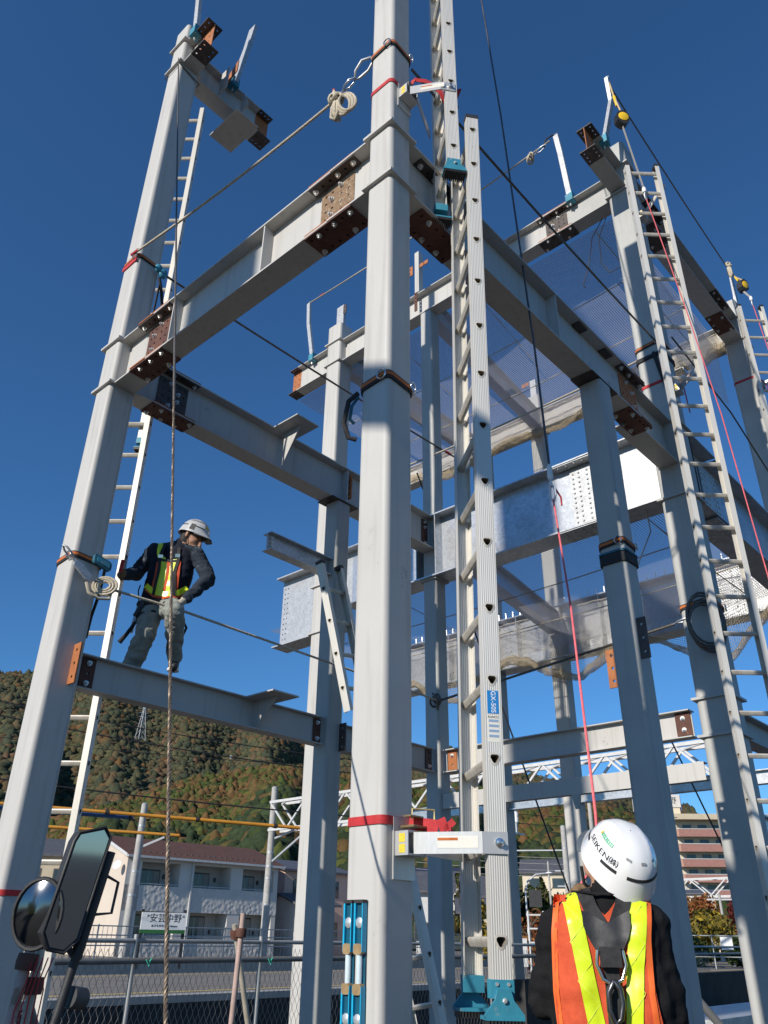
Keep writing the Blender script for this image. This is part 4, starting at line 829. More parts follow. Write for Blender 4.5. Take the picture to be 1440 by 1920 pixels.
# ================================================================ setting: ground, tracks, hills
def pol(a, rho, z=0.0): return V((math.sin(R(a))*rho, math.cos(R(a))*rho, z))
dirt = pm('site_gravel', (.066, .057, .047), (.046, .040, .034), 3, .9, bump=.4, bscale=30, c3=(.10, .09, .08), s3=40, t3=.58)
asph = pm('platform_asphalt', (.21, .185, .155), (.16, .14, .118), 1.5, .85, bump=.1, bscale=60, c3=(.16, .15, .14), s3=5, t3=.62)
conc = pm('concrete', (.40, .385, .35), (.31, .30, .275), 2, .85, bump=.1, bscale=30, c3=(.2, .19, .17), s3=6, t3=.62)
ballast = pm('track_ballast', (.10, .085, .07), (.06, .052, .045), 12, .95, bump=.6, bscale=40)
darkw = pm('dark_retaining_wall', (.045, .042, .04), (.03, .028, .026), 5, .9, bump=.2, bscale=20)
yell = pm('yellow_platform_line', (.62, .48, .16), (.5, .38, .14), 10, .8)
def sheet(name, pts, z, mat):
    q = MB(); q.add([(x, y, z) for x, y in pts], [tuple(range(len(pts)))]); return tag(q.build(name, mat), None, None, None, 'structure')
sheet('ground', [(-1500, -1500), (2500, -1500), (2500, 2500), (-1500, 2500)], GROUND-.9, dirt)
o = MB().box(-60, 60, -60, 8.2, GROUND-.9, GROUND).build('site_ground', dirt); o['kind'] = 'structure'
sheet('track_bed', [(-120, 8.2), (260, 8.2), (260, 15.2), (-120, 15.2)], GROUND-.88, ballast); sheet('track_bed', [(-120, 24.5), (260, 24.5), (260, 31), (-120, 31)], GROUND-.88, ballast)
q = MB(); q.box(-120, 260, 15.25, 24.5, -2.2, -1.0); o = q.build('platform', asph); o['kind'] = 'structure'
o = MB().box(-120, 260, 15.15, 15.249, -2.2, -1.12).build('platform_wall', darkw); o['kind'] = 'structure'
o = MB().box(-120, 260, 15.12, 15.60, -1.115, -.99).build('platform_edge', conc); o['kind'] = 'structure'
sheet('platform_line', [(-120, 16.1), (260, 16.1), (260, 16.32), (-120, 16.32)], -.996, yell); sheet('platform_line', [(-120, 23.4), (260, 23.4), (260, 23.6), (-120, 23.6)], -.996, yell)
o = MB().box(-120, 260, 31, 31.4, -2.2, -.72).build('retaining_wall', conc); o['kind'] = 'structure'
sheet('street', [(-200, 31.4), (400, 31.4), (400, 64), (-200, 64)], -1.0, asph)
railm = pm('rail_steel', (.22, .15, .11), (.16, .11, .08), 4, .5, .4)
for y, lb in ((10.6, 'nearest steel rail of the near track'), (11.67, 'second rail of the near track, by the platform wall'), (27.2, 'nearer rail of the far track'), (28.27, 'farther rail of the far track')): tag(MB().box(-120, 260, y-.035, y+.035, GROUND-.80, GROUND-.66).build('rail', railm), lb, 'rail', 'railway rails', 'thing')
_s = MB().box(0, .22, 9.95, 12.3, GROUND-.87, GROUND-.79).mesh('sleeper', conc)
q = MB()
for x in np.arange(-20, 120, .62): q.box(x, x+.22, 9.95, 12.3, GROUND-.875, GROUND-.80); q.box(x, x+.22, 26.55, 28.9, GROUND-.875, GROUND-.80)
o = q.build('sleepers', conc); o['kind'] = 'stuff'; o['label'] = 'railway sleepers under the rails'

# wooded hills: a far ridge and a nearer, warmer one, both covered in crowns
def prof(tab):
    a = np.array([t[0] for t in tab], float); e = np.array([t[1] for t in tab], float); return lambda x: np.interp(x, a, e)
farp = prof([(-10, .20), (8, .22), (18, .245), (21.5, .262), (23.6, .268), (27, .27), (31, .268), (36, .25), (41.8, .222), (46, .196), (50, .18), (52.6, .184), (55, .180), (59, .170), (61.5, .158), (66, .14), (72, .11), (80, .09), (95, .07)])
nearp = prof([(-10, .09), (10, .11), (21, .10), (26, .108), (30, .125), (33, .152), (36, .168), (40, .182), (44, .176), (49, .168), (52, .160), (56, .155), (60, .146), (64, .128), (68, .085), (75, .05), (95, .03)])
def hill(name, pf, r0, r1, na, nr, a0, a1, mat, z0, amp, sd):
    g = np.random.default_rng(sd); A = np.linspace(a0, a1, na); T = np.linspace(0, 1, nr); vs = np.zeros((nr, na, 3))
    ph = g.uniform(0, 6.28, 8)
    for i, t in enumerate(T):
        rho = r0+(r1-r0)*t
        # each slope rises so that its own crest is the sky line, with gullies running down it
        e = pf(A)*r1*(t**1.15); gul = sum(np.sin(np.radians(A)*k*9+ph[k % 8]+t*1.7*((k % 3)-1)) for k in range(3, 8))*amp*r1*.012*math.sin(math.pi*min(1, t))
        z = z0+e*(1-.0)+gul; vs[i, :, 0] = np.sin(np.radians(A))*rho; vs[i, :, 1] = np.cos(np.radians(A))*rho; vs[i, :, 2] = z
    f = [(i*na+j, i*na+j+1, (i+1)*na+j+1, (i+1)*na+j) for i in range(nr-1) for j in range(na-1)]
    me = bpy.data.meshes.new(name); me.from_pydata(vs.reshape(-1, 3).tolist(), [], f); me.materials.append(mat); me.shade_smooth()
    o = put(name, me); o['kind'] = 'structure'; return vs
soil = pm('forest_floor', (.055, .06, .028), (.04, .045, .022), .02, .95)
HF = hill('hill', farp, 420, 1150, 170, 40, -12, 97, soil, 0, 1.0, 3); HN = hill('hill', nearp, 130, 520, 150, 30, -12, 97, soil, -1, .5, 5)
crownm = pm('tree_crown_leaves', (1, 1, 1), (.75, .75, .75), .35, .9, bump=.0, vc=True, c3=(.45, .45, .45), s3=.9, t3=.55, spec=.15)
def ico(sub=1):
    import bmesh
    b = bmesh.new(); bmesh.ops.create_icosphere(b, subdivisions=sub, radius=1); v = np.array([x.co[:] for x in b.verts]); f = np.array([[y.index for y in x.verts] for x in b.faces]); b.free(); return v, f
IV, IF = ico(2); IV1, IF1 = ico(1)
PAL_FAR = np.array([(.084, .082, .040), (.062, .070, .038), (.105, .082, .042), (.052, .062, .038), (.12, .082, .042), (.125, .076, .042), (.070, .076, .040)])
PAL_NEAR = np.array([(.075, .085, .022), (.05, .07, .018), (.10, .078, .026), (.125, .078, .03), (.045, .065, .02), (.10, .09, .025), (.035, .055, .02)])
def forest(name, H, n, a0, a1, t0, rad, pal, sd, label, warm, dark=None):
    g = np.random.default_rng(sd); nr, na, _ = H.shape; A = np.linspace(-12, 97, na)
    cols = []; V_ = []; F_ = []; o = 0
    for k in range(n):
        a = g.uniform(a0, a1); t = t0+(1-t0)*g.random()**.8
        i = t*(nr-1); j = np.interp(a, A, np.arange(na)); i0, j0 = int(min(i, nr-2)), int(min(j, na-2)); fi, fj = i-i0, j-j0
        p = (H[i0, j0]*(1-fi)*(1-fj)+H[i0+1, j0]*fi*(1-fj)+H[i0, j0+1]*(1-fi)*fj+H[i0+1, j0+1]*fi*fj)
        r = rad*(.5+1.0*g.random()**1.6)*1.1; cone = g.random() < .25
        iv, ff = (IV1, IF1) if rad > 3.5 else (IV, IF)
        v = iv*np.array([r, r, r*(1.3 if cone else .75)]); 
        if cone: s = 1-.55*np.clip((iv[:, 2]+.2), 0, 1); v[:, 0] *= s; v[:, 1] *= s
        v = v*(1+.11*g.standard_normal((len(iv), 1)))+p+np.array([0, 0, r*.3])
        V_.append(v); F_.append(ff+o); o += len(v)
        # patches of one colour, so that stands of trees read
        h = math.sin(a*1.9+t*9+sd)+math.sin(a*.83-t*14)+.9*g.standard_normal(); c = pal[int(abs(h*2.3)) % len(pal)]*g.uniform(.82, 1.18)
        if dark is not None and g.random() < dark(a, t): c = np.array((.034, .050, .022))*g.uniform(.7, 1.3)
        if warm is not None and g.random() < warm(a, t): c = np.array((.135, .075, .03))*g.uniform(.7, 1.2)
        cols.append(np.repeat([[*c, 1]], len(v), 0)*np.array([1, 1, 1, 1]))
    V_ = np.concatenate(V_); F_ = np.concatenate(F_); C_ = np.concatenate(cols); C_[:, :3] *= g.uniform(.9, 1.1, (len(C_), 1))
    me = bpy.data.meshes.new(name); me.vertices.add(len(V_)); me.vertices.foreach_set('co', V_.ravel()); me.loops.add(F_.size); me.loops.foreach_set('vertex_index', F_.ravel().astype(np.int32))
    me.polygons.add(len(F_)); me.polygons.foreach_set('loop_start', np.arange(0, F_.size, 3, dtype=np.int32)); me.update(calc_edges=True)
    at_ = me.color_attributes.new('tint', 'FLOAT_COLOR', 'POINT'); at_.data.foreach_set('color', C_.ravel().astype(np.float32)); me.materials.append(crownm); me.shade_smooth()
    ob = put(name, me); ob['kind'] = 'stuff'; ob['label'] = label; return ob
forest('forest', HF, 30000, 19, 68, .2, 4.2, PAL_FAR, 11, 'autumn woods covering the far mountain ridge', lambda a, t: .06)
forest('forest', HN, 17000, 19, 69, .02, 2.5, PAL_NEAR, 12, 'greener and orange woods on the nearer hillside', lambda a, t: .05+.22*(t > .55), lambda a, t: .75*(t < .5))
# pylons on the ridge
def pylon(label, p, h):
    t = thing('power_pylon', label, 'pylon', p, 'lattice pylons on the hillside'); q = MB(); p = V(p); b = h*.11
    for i in range(7):
        z0, z1 = h*i/7, h*(i+1)/7; w0, w1 = b*(1-z0/h*.85), b*(1-z1/h*.85)
        for sx, sy in ((1, 1), (-1, 1), (-1, -1), (1, -1)):
            q.bar(p+V((sx*w0, sy*w0, z0)), p+V((sx*w1, sy*w1, z1)), .35, .35); q.bar(p+V((sx*w0, sy*w0, z0)), p+V((-sy*w1, sx*w1, z1)), .22, .22)
    q.build('lattice', galv_l, t); q = MB()
    for z in (.68, .8, .92): q.bar(p+V((-h*.12, h*.05, h*z)), p+V((h*.12, -h*.05, h*z)), .4, .4)
    q.build('cross_arms', galv_l, t)
pylon('taller lattice pylon on the mountainside left of the wire rope', pol(31.0, 880, 880*.2045), 36); pylon('lattice pylon on the mountainside beside the pale column', pol(39.88, 860, 860*.182), 27); pylon('smallest lattice pylon, lower on the mountainside', pol(37.2, 880, 880*.178), 14)
# ================================================================ town beyond the tracks
stucco = pm('white_stucco', (.60, .575, .53), (.55, .525, .485), 1.2, .85, bump=.08, bscale=12); stucco_b = pm('embossed_stucco', (.57, .55, .515), (.52, .505, .475), 2, .85)
_t = stucco_b.node_tree; _n = _t.nodes; _vo = _n.new('ShaderNodeTexVoronoi'); _vo.inputs['Scale'].default_value = 4.5; _vo.feature = 'SMOOTH_F1'; _tc = _n.new('ShaderNodeTexCoord'); _bp = _n.new('ShaderNodeBump'); _bp.inputs['Strength'].default_value = .9; _bp.inputs['Distance'].default_value = .05
_t.links.new(_tc.outputs['Object'], _vo.inputs['Vector']); _t.links.new(_vo.outputs[0], _bp.inputs['Height']); _t.links.new(_bp.outputs[0], _n['Principled BSDF'].inputs['Normal'])
brownr = pm('brown_metal_roof', (.13, .058, .028), (.105, .047, .024), 2, .6, .0); glassd = pm('dark_window_glass', (.025, .032, .036), (.04, .05, .055), .8, .08, spec=.8); framew = pm('window_frame_dark', (.10, .09, .08), (.08, .07, .065), 10, .5)
cream = pm('cream_wall', (.66, .57, .42), (.6, .52, .38), 1, .85); pinkb = pm('dusty_pink_tiles', (.34, .17, .14), (.28, .14, .115), 3, .8); whitew = pm('white_paint_steel', (.56, .56, .55), (.48, .48, .47), 6, .5)
cream_w = pm('warm_gable_render', (.56, .49, .41), (.52, .45, .38), 1, .9, bump=.05)
# two-storey apartment house facing the tracks
A0 = V((28.0, 45.8, -1.0)); ud = V((10.9, -1.05, 0)).normalized(); vd = V((-ud.y, ud.x, 0)); LEN, DEP = 10.95, 7.2; EV = 5.28
H = thing('apartment_house', 'white two-storey apartment house with a brown roof beyond the platform', 'house', A0)
def hb(x0, x1, y0, y1, z0, z1, q=None): return (q or MB()).fr(A0, ud, vd, Z_, x0, x1, y0, y1, z0, z1)
bays = [(.95, 3.55), (4.55, 7.25), (8.15, 10.6)]
q = MB(); hb(0, LEN, 1.4, DEP, 0, EV, q); q.build('wall', stucco, H)
for z0, z1 in ((.0, 0.9), (2.35, 3.72)): hb(.01, LEN, 0, .16, z0, z1).build('parapet', stucco_b, H)
for x0, x1 in ((0, .95), (3.55, 4.55), (7.25, 8.15), (10.6, LEN)): hb(x0+.001, x1-.001, .0 if x0 == 0 else .02, 1.399, 0, EV-.001).build('pier', stucco, H)
for z in (2.38, EV-.26): hb(.02, LEN-.02, .022, 1.395, z, z+(.12 if z < 3 else .25)).build('balcony_slab', stucco, H)
for fl in (0, 1):
    for i, (x0, x1) in enumerate(bays):
        zb = .95+2.72*fl if fl == 0 else 2.5; c = x0+(x1-x0)*(.42 if i else .46)
        w_ = MB().fr(A0, ud, vd, Z_, c-.78, c+.78, 1.36, 1.395, zb-.6 if fl == 0 else zb+.9, zb+1.25 if fl == 0 else zb+2.2); win = w_.build('window', framew, H)
        z0, z1 = (zb-.5, zb+1.18) if fl == 0 else (zb+.95, zb+2.12)
        for a, b in ((c-.72, c-.03), (c+.03, c+.72)): MB().fr(A0, ud, vd, Z_, a, b, 1.34, 1.358, z0, z1).build('pane', glassd, win)
        MB().fr(A0, ud, vd, Z_, c-.03, c+.03, 1.335, 1.358, z0, z1).build('mullion', whitew, win)
        MB().fr(A0, ud, vd, Z_, c+.30, c+.71, 1.325, 1.338, z0+.02, z1-.02).build('curtain', pm('pale_curtain', (.42, .40, .36), (.36, .34, .31), 6, .9), win)
        MB().fr(A0, ud, vd, Z_, x0+.12, x0+.78, .95, 1.25, (z0-.9 if fl else z0-.35), (z0-.35 if fl else z0+.2)).build('air_conditioner', pm('off_white_unit', (.55, .55, .52), (.5, .5, .47), 5, .6), H)
        MB().fr(A0, ud, vd, Z_, x0+.02, x1-.02, .03, .06, (3.80 if fl else .98), (3.84 if fl else 1.02)).build('balcony_rail', galv_l, H)
        MB().fr(A0, ud, vd, Z_, x1-.45, x1-.33, 1.28, 1.395, z0+.75, z0+1.0).build('porch_lamp', framew, H)
ov = .35
q = MB(); q.prism([(-ov, EV-.05), (DEP/2, EV+1.25), (DEP+ov, EV-.05), (DEP+ov, EV+.05), (DEP/2, EV+1.37), (-ov, EV+.05)], A0-ud*.25, vd, Z_, ud, 0, LEN+.5); roof = q.build('roof', brownr, H)
q = MB(); q.prism([(0, EV), (DEP, EV), (DEP/2, EV+1.24)], A0, vd, Z_, ud, .01, .2); q.build('gable', cream_w, H); MB().fr(A0, ud, vd, Z_, -.02, -.001, .001, DEP-.001, 0, EV-.001).build('end_wall', cream_w, H); q = MB(); q.prism([(-ov, EV-.10), (DEP/2, EV+1.2), (DEP+ov, EV-.10), (DEP+ov, EV+.08), (DEP/2, EV+1.40), (-ov, EV+.08)], A0-ud*.29, vd, Z_, ud, 0, .035); q.build('verge_board', whitew, roof)
q = MB().fr(A0, ud, vd, Z_, -.25, LEN+.25, -ov-.10, -ov, EV-.10, EV+.03); q.build('gutter', whitew, roof)
q = MB()
for i in range(26): q.fr(A0, ud, vd, Z_, .2+i*.42, .28+i*.42, .32, .40, EV+.26, EV+.36)
o = q.build('snow_guards', framew, roof); o['kind'] = 'stuff'
for x in (.30, 4.35): hb(x, x+.09, -.10, -.01, 0, EV-.1).build('downpipe', whitew, H)
MB().lathe([(.0, 0), (.15, .02), (.26, .07), (.27, .075)], A0-ud*.45+vd*.4+Z_*(EV-.55), -ud-vd*.6+Z_*.5, 18, cap=False).build('satellite_dish', whitep, H, 50)
# neighbours behind and beside
def house(label, o_, ux, L, D, E_, rise, wm, rm, wins=((.3, .5),), name='house'):
    o_ = V(o_); ux = V(ux).normalized(); vx = V((-ux.y, ux.x, 0)); t = thing(name, label, 'house', o_, 'houses beyond the tracks')
    MB().fr(o_, ux, vx, Z_, 0, L, 0, D, 0, E_).build('wall', wm, t)
    q = MB(); q.prism([(-.4, E_-.02), (D/2, E_+rise), (D+.4, E_-.02), (D+.4, E_+.12), (D/2, E_+rise+.14), (-.4, E_+.12)], o_-ux*.35, vx, Z_, ux, 0, L+.7); q.build('roof', rm, t)
    q = MB(); q.prism([(0, E_), (D, E_), (D/2, E_+rise-.01)], o_, vx, Z_, ux, .0, L); q.build('gable', wm, t)
    for a, z in wins:
        w_ = MB().fr(o_, ux, vx, Z_, L*a-.75, L*a+.75, -.04, -.002, z, z+1.1).build('window', framew, t); MB().fr(o_, ux, vx, Z_, L*a-.68, L*a+.68, -.05, -.041, z+.07, z+1.03).build('pane', glassd, w_)
    return t
greyr = pm('grey_tile_roof', (.10, .10, .11), (.07, .07, .08), 3, .6, bump=.2, bscale=4); bluer = pm('blue_black_tiles', (.035, .038, .06), (.028, .03, .05), 3, .4); pinkw = pm('pale_pink_wall', (.62, .42, .34), (.56, .38, .31), 1, .85); greyw = pm('grey_wall', (.34, .34, .33), (.28, .28, .27), 1, .85); tanw = pm('tan_wall', (.52, .44, .32), (.46, .39, .28), 1, .85)
W_ = ((.25, 1.0), (.7, 1.0), (.25, 3.7), (.7, 3.7))
house('pale pink house between the pole and the pale column', (41.5, 47, -1), (1, -.1, 0), 6, 7, 5.3, .9, pinkw, greyr, W_); house('low white outbuilding with grey tiles by the pole', (40.6, 44.5, -1), (1, -.1, 0), 3.2, 4, 3.0, .7, stucco, greyr, ((.5, .8),))
house('house with a white shed roof left of the slim column', pol(50.0, 60, -1), (.64, -.77, 0), 2.4, 6, 3.9, 1.4, whitew, greyr, W_[:2]); house('grey house with a wide roof behind the rail marker', pol(53.2, 62, -1), (.62, -.78, 0), 3.0, 7, 3.7, 1.5, greyw, greyr, W_[:1]); house('small tan house beside the yellow tree', pol(52.9, 55, -1), (.62, -.78, 0), 2.2, 4, 2.5, .8, tanw, greyr, ((.5, .8),))
house('hillside house with blue-black tiles, upper one', pol(57.2, 120, 5.2), (.5, -.86, 0), 8, 8, 3.0, 2.0, cream, bluer, W_[:2]); house('hillside house with blue-black tiles, lower one', pol(58.6, 112, 3.4), (.5, -.86, 0), 9, 8, 3.2, 2.2, stucco, bluer, W_[:2]); house('small grey-roofed hillside house by the street lamp', pol(56.9, 105, 4.6), (.5, -.86, 0), 6, 7, 2.6, 1.7, cream, greyr, W_[:2])
house('long low building left of the apartment block', pol(63.0, 95, -1), (.4, -.92, 0), 9, 8, 5.5, .5, tanw, greyr, W_); house('hillside house seen left of the slim column', pol(49.9, 110, 3.0), (.6, -.8, 0), 8, 8, 3.4, 1.9, stucco, bluer, W_[:2])
house('white house at the foot of the left ladder, far behind the mirror', pol(24.5, 60, -1), (.85, -.5, 0), 5, 6, 5.5, 1.2, tanw, greyr, W_)
# tall apartment block at right
B0 = pol(66.2, 172, -1); bu = V((math.cos(R(64))*.25+.28, -math.sin(R(64)), 0)).normalized(); bu = V((.62, -.78, 0)); bv = V((-bu.y, bu.x, 0))
T = thing('apartment_block', 'cream apartment block with dusty pink balconies at the right', 'building', B0)
fl = 2.62; MB().fr(B0, bu, bv, Z_, 0, 26, 0, 12, 0, fl*8.4).build('wall', cream, T)
for i in range(8):
    z = fl*(i+.35)
    MB().fr(B0, bu, bv, Z_, 2.0, 26.5, -1.6, -.01, z-.22, z).build('balcony_slab', whitew, T); MB().fr(B0, bu, bv, Z_, 1.9, 26.6, -1.75, -1.61, z-.25, z+1.05).build('balcony_front', pinkb, T); MB().fr(B0, bu, bv, Z_, 1.5, 1.88, -1.75, -.01, z-.25, z+1.10).build('balcony_end', pm('salmon_tiles', (.52, .30, .22), (.46, .26, .19), 3, .8), T); MB().fr(B0, bu, bv, Z_, 1.4, 26.6, -1.80, -1.60, z+1.051, z+1.16).build('balcony_rail', whitew, T)
    for k in range(8): w_ = MB().fr(B0, bu, bv, Z_, 3.2+2.9*k, 4.8+2.9*k, -.05, -.005, z+.1, z+2.0).build('window', framew, T); MB().fr(B0, bu, bv, Z_, 3.3+2.9*k, 4.7+2.9*k, -.06, -.051, z+.2, z+1.9).build('pane', glassd, w_)
MB().fr(B0, bu, bv, Z_, 1.0, 27, -2.2, 12.3, fl*8.4, fl*8.4+1.0).build('roof_parapet', tanw, T)
MB().fr(B0, bu, bv, Z_, -3.2, 4.4, 4.0, 10, 0, 27.2).build('stair_tower', cream, T); MB().fr(B0, bu, bv, Z_, -3.4, 4.6, 3.8, 10.2, 25.0, 27.4).build('sign_band', stucco, T); MB().fr(B0, bu, bv, Z_, 4.65, 4.75, 3.9, 10, 24.4, 27.2).build('blue_sign', pm('blue_sign', (.10, .16, .36), (.09, .14, .33), 2, .5), T)
mt = M.Translation(B0+bu*.6+bv*3.78+Z_*26.2) @ M((bu, Z_, -bv)).transposed().to_4x4(); text('sign_text', '安 芸 中 野', 1.35, ink, T, mt, .02, True)
# concrete poles, overhead-line gantry
cpole = pm('grey_concrete_pole', (.42, .41, .385), (.33, .32, .30), 3, .8, bump=.1, bscale=20, c3=(.22, .215, .2), s3=8, t3=.6)
def cp(label, p, h, r0=.19, r1=.13, bands=(.5, .62, .74), lamp=None, arms=()):
    p = V(p); t = thing('utility_pole', label, 'pole', p, 'concrete poles'); MB().tube([p, p+Z_*h], [r0, r1], 14).build('shaft', cpole, t, 50); MB().lathe([(r1+.005, 0), (r1*.6, .06)], p+Z_*h, Z_, 12).build('cap', galv_l, t, 40)
    for b in bands: rr = r0+(r1-r0)*b+.012; MB().lathe([(rr, -.05), (rr, .05)], p+Z_*(h*b), Z_, 14).build('band', galv_l, t, 40)
    for z, d, L in arms: MB().bar(p+Z_*z-V(d)*L, p+Z_*z+V(d)*L, .09, .09).build('cross_arm', galv_l, t)
    if lamp: q = p+Z_*lamp[0]; e = q+V(lamp[1]); MB().bar(q, e, .12, .10).build('lamp_arm', whitew, t)
    return t
P1g = V((32.0, 37.65, -1.0)); cp('thick concrete gantry pole in front of the apartment house, right of it', P1g, 8.85, .22, .17, (.12, .3, .45, .52, .6, .75, .9))
cp('concrete pole with a tube lamp at the left corner of the apartment house', pol(31.95, 44, -1.0), 6.9, .21, .15, (.4, .55, .85), lamp=(4.85, (1.0, -.6, .55)))
cp('concrete pole with crossarms behind the worker on the right', pol(59.75, 70, 0), 8.3, .26, .2, (.5, .8), arms=((6.5, (.5, -.86, 0), 4.5), (5.0, (.5, -.86, 0), .9), (3.9, (.5, -.86, 0), .8)))
cp('leaning-looking T-topped pole before the autumn trees', pol(68.72, 60, -1.5), 4.3, .10, .08, (.3,), arms=((4.05, (.4, -.9, 0), .8),)); cp('slim concrete pole behind the steel post', pol(61.6, 60, -1), 10.2, .18, .14, (.5,)); cp('slim pole on the street behind the worker', pol(58.6, 50, -1), 5, .07, .05, ())
for i, (dx, n_) in enumerate(((0, 'white lattice gantry spanning the railway behind the frame'), (38, 'second white lattice gantry farther down the railway'))):
    t = thing('railway_gantry', n_, 'gantry', (32+dx, 30, 5), 'white lattice gantries over the tracks'); y0, y1 = (4, 37.4) if i == 0 else (8, 38.5); x0, zb, zt = 32+dx, 5.45, 6.95
    if i: zb, zt = 3.4, 4.7
    q = MB()
    for xo in (-.45, .45):
        for z in (zb, zt): q.bar((x0+xo, y0, z), (x0+xo, y1, z), .14, .14)
    q.build('chords', whitew, t); q = MB(); n = int((y1-y0)/1.5)
    for k in range(n):
        a, b = y0+(y1-y0)*k/n, y0+(y1-y0)*(k+1)/n
        for xo in (-.45, .45): q.bar((x0+xo, a, zb if k % 2 else zt), (x0+xo, b, zt if k % 2 else zb), .09, .09)
        q.bar((x0-.45, a, zb), (x0+.45, a, zb), .07, .07); q.bar((x0-.45, a, zt), (x0+.45, b, zt), .07, .07)
    q.build('lattice', whitew, t)
    for k, y in enumerate((11, 14.5, 21, 28)): MB().bar((x0, y, zb-1.2), (x0, y, zb), .08, .08).bar((x0-.6, y, zb-1.2), (x0+.6, y, zb-1.2), .07, .07).build('dropper', galv_l, t); MB().lathe([(.09, -.25), (.12, -.1), (.09, 0), (.12, .1), (.09, .25)], (x0, y, zb-.5), Z_, 10).build('insulator', whitep, t, 40)
    MB().bar((x0, y1, zb-1.6), (x0-.1, y1-3.2, zb), .10, .10).bar((x0, y1-.1, zb-.4), (x0, y1-2, zb), .10, .10).build('knee_brace', galv_l, t)
    for y in (y0,): MB().tube([(x0, y, -1.2), (x0, y, zt+.8)], .2, 12).build('post', cpole, t, 50)
# yellow and blue covered cables
orange_c = pm('orange_cable_cover', (.55, .25, .03), (.45, .2, .02), 4, .5); blue_c = pm('blue_cable_cover', (.03, .12, .34), (.025, .10, .29), 4, .5)
def cable(label, a, b, r, mat, joints, grp='covered street cables'):
    t = thing('covered_cable', label, 'cable', a, grp); a, b = V(a), V(b); MB().tube([a, b], r, 8).build('cover', mat, t, 60)
    for j in joints: MB().tube([a.lerp(b, j-.004), a.lerp(b, j+.004)], r*1.4, 8).build('joint', black, t, 60)
cable('upper orange covered cable across the left of the picture', pol(17, 14.4, 14.4*.126), pol(44, 14.4, 14.4*.113), .028, orange_c, (.3, .47, .68, .87)); cable('lower, shorter orange covered cable', pol(17, 14.6, 14.6*.1055), pol(34.4, 14.0, 14.0*.1022), .024, orange_c, (.5, .72)); cable('short blue covered cable under the upper orange one', pol(17, 14.5, 14.5*.1215), pol(31.35, 14.1, 14.1*.119), .034, blue_c, (.985,))
for i, (e0, e1, r) in enumerate(((.235, .194, .018), (.2202, .178, .022), (.196, .186, .011), (.151, .1285, .024))):
    solo(MB().tube(sagline(pol(10, 30, 30*(e0+(e0-e1)*.45)), pol(48, 30, 30*(e1-(e0-e1)*.1)), .35 if i < 3 else .2, 16), r, 5).build('overhead_wire', blackc, None, 60), ('topmost thin black wire across the mountainside', 'second black wire across the mountainside', 'thin faint wire low across the mountainside', 'thick looped black wire above the orange cables')[i], 'wire', 'overhead wires over the street')
for i in range(4): solo(MB().tube(sagline(pol(50, 80, 80*(.094-.007*i)), pol(66, 70, 70*(.083-.006*i)), .3, 8), .02, 4).build('overhead_wire', pm('pale_wire', (.3, .3, .29), (.25, .25, .24), 3, .6), None, 60), ('top', 'second', 'third', 'lowest')[i]+' of four pale wires behind the right worker', 'wire', 'pale wires over the street')
for i, e in enumerate((.137, .127)): solo(MB().tube(sagline(pol(50, 80, 80*(e+.01)), pol(67, 80, 80*(e-.012)), .6, 8), .03, 4).build('overhead_wire', blackc, None, 60), ('upper', 'lower')[i]+' black wire before the hillside at right', 'wire', 'black wires over the street')
# fences
galvp = pm('galvanised_fence_pipe', (.42, .43, .43), (.33, .34, .34), 4, .5, .4); wirez = pm('fence_wire', (.36, .34, .31), (.26, .25, .23), 10, .55, .2)
F = thing('chain_link_fence', 'chain-link fence with pipe rails along the railway side', 'fence', (8, 6.8, GROUND))
MB().tube([(-2, 6.8, -.03), (26, 6.8, -.03)], .018, 8).build('top_rail', galvp, F, 60); MB().tube([(-2, 6.74, -.20), (9, 6.74, -.165), (26, 6.74, -.12)], .0243, 10).build('scaffold_rail', pipeg, F, 60)
for x in (2.1, 4.35, 5.75, 7.6, 9.55, 11.5, 13.5): MB().tube([(x, 6.8, GROUND), (x, 6.8, .02)], .021, 8).build('post', galvp, F, 60)
for x, y in ((4.42, 6.74), (5.78, 6.74)): MB().tube([(x, y-.03, -.17), (x+.02, y-.03, -.2), (x+.05, y-.03, -.16), (x+.03, y-.03, -.22)], .006, 5).build('green_tie', pm('green_tie', (.05, .45, .32), (.04, .4, .28), 10, .6), F, 60)
q = MB(); s_ = .062; zt, zb = -.05, GROUND+.05; hh = zt-zb
def zig(x, sg):
    p = []; n = int(hh/s_)
    for k in range(n+1): p.append((x+(s_*.5 if k % 2 else 0)*sg, 6.8+.004*sg, zb+k*s_))
    return p
for k in range(int(16/s_)): q.tube(zig(.5+k*s_, 1), .0023, 4, cap=False); q.tube(zig(.5+k*s_, -1), .0023, 4, cap=False)
o = q.build('wire_mesh', wirez, F); o['kind'] = 'stuff'
F2 = thing('mesh_fence', 'grey railing of welded mesh along the far platform edge', 'fence', (20, 30.8, -.72))
_pm = MB().tube([(0, 0, 0), (0, 0, 1.14)], .03, 6).mesh('post', galvp, 60)
for x in np.arange(14, 60, 2.0): place('post', _pm, F2, (x, 30.8, -.72))
for z in (.36, .05, -.3): MB().tube([(10, 30.8, z), (60, 30.8, z)], .025, 6).build('rail', galvp, F2, 60)
q = MB()
for x in np.arange(10, 60, .2): q.bar((x, 30.8, -.72), (x, 30.8, .36), .012, .012)
o = q.build('wire_mesh', wirez, F2); o['kind'] = 'stuff'
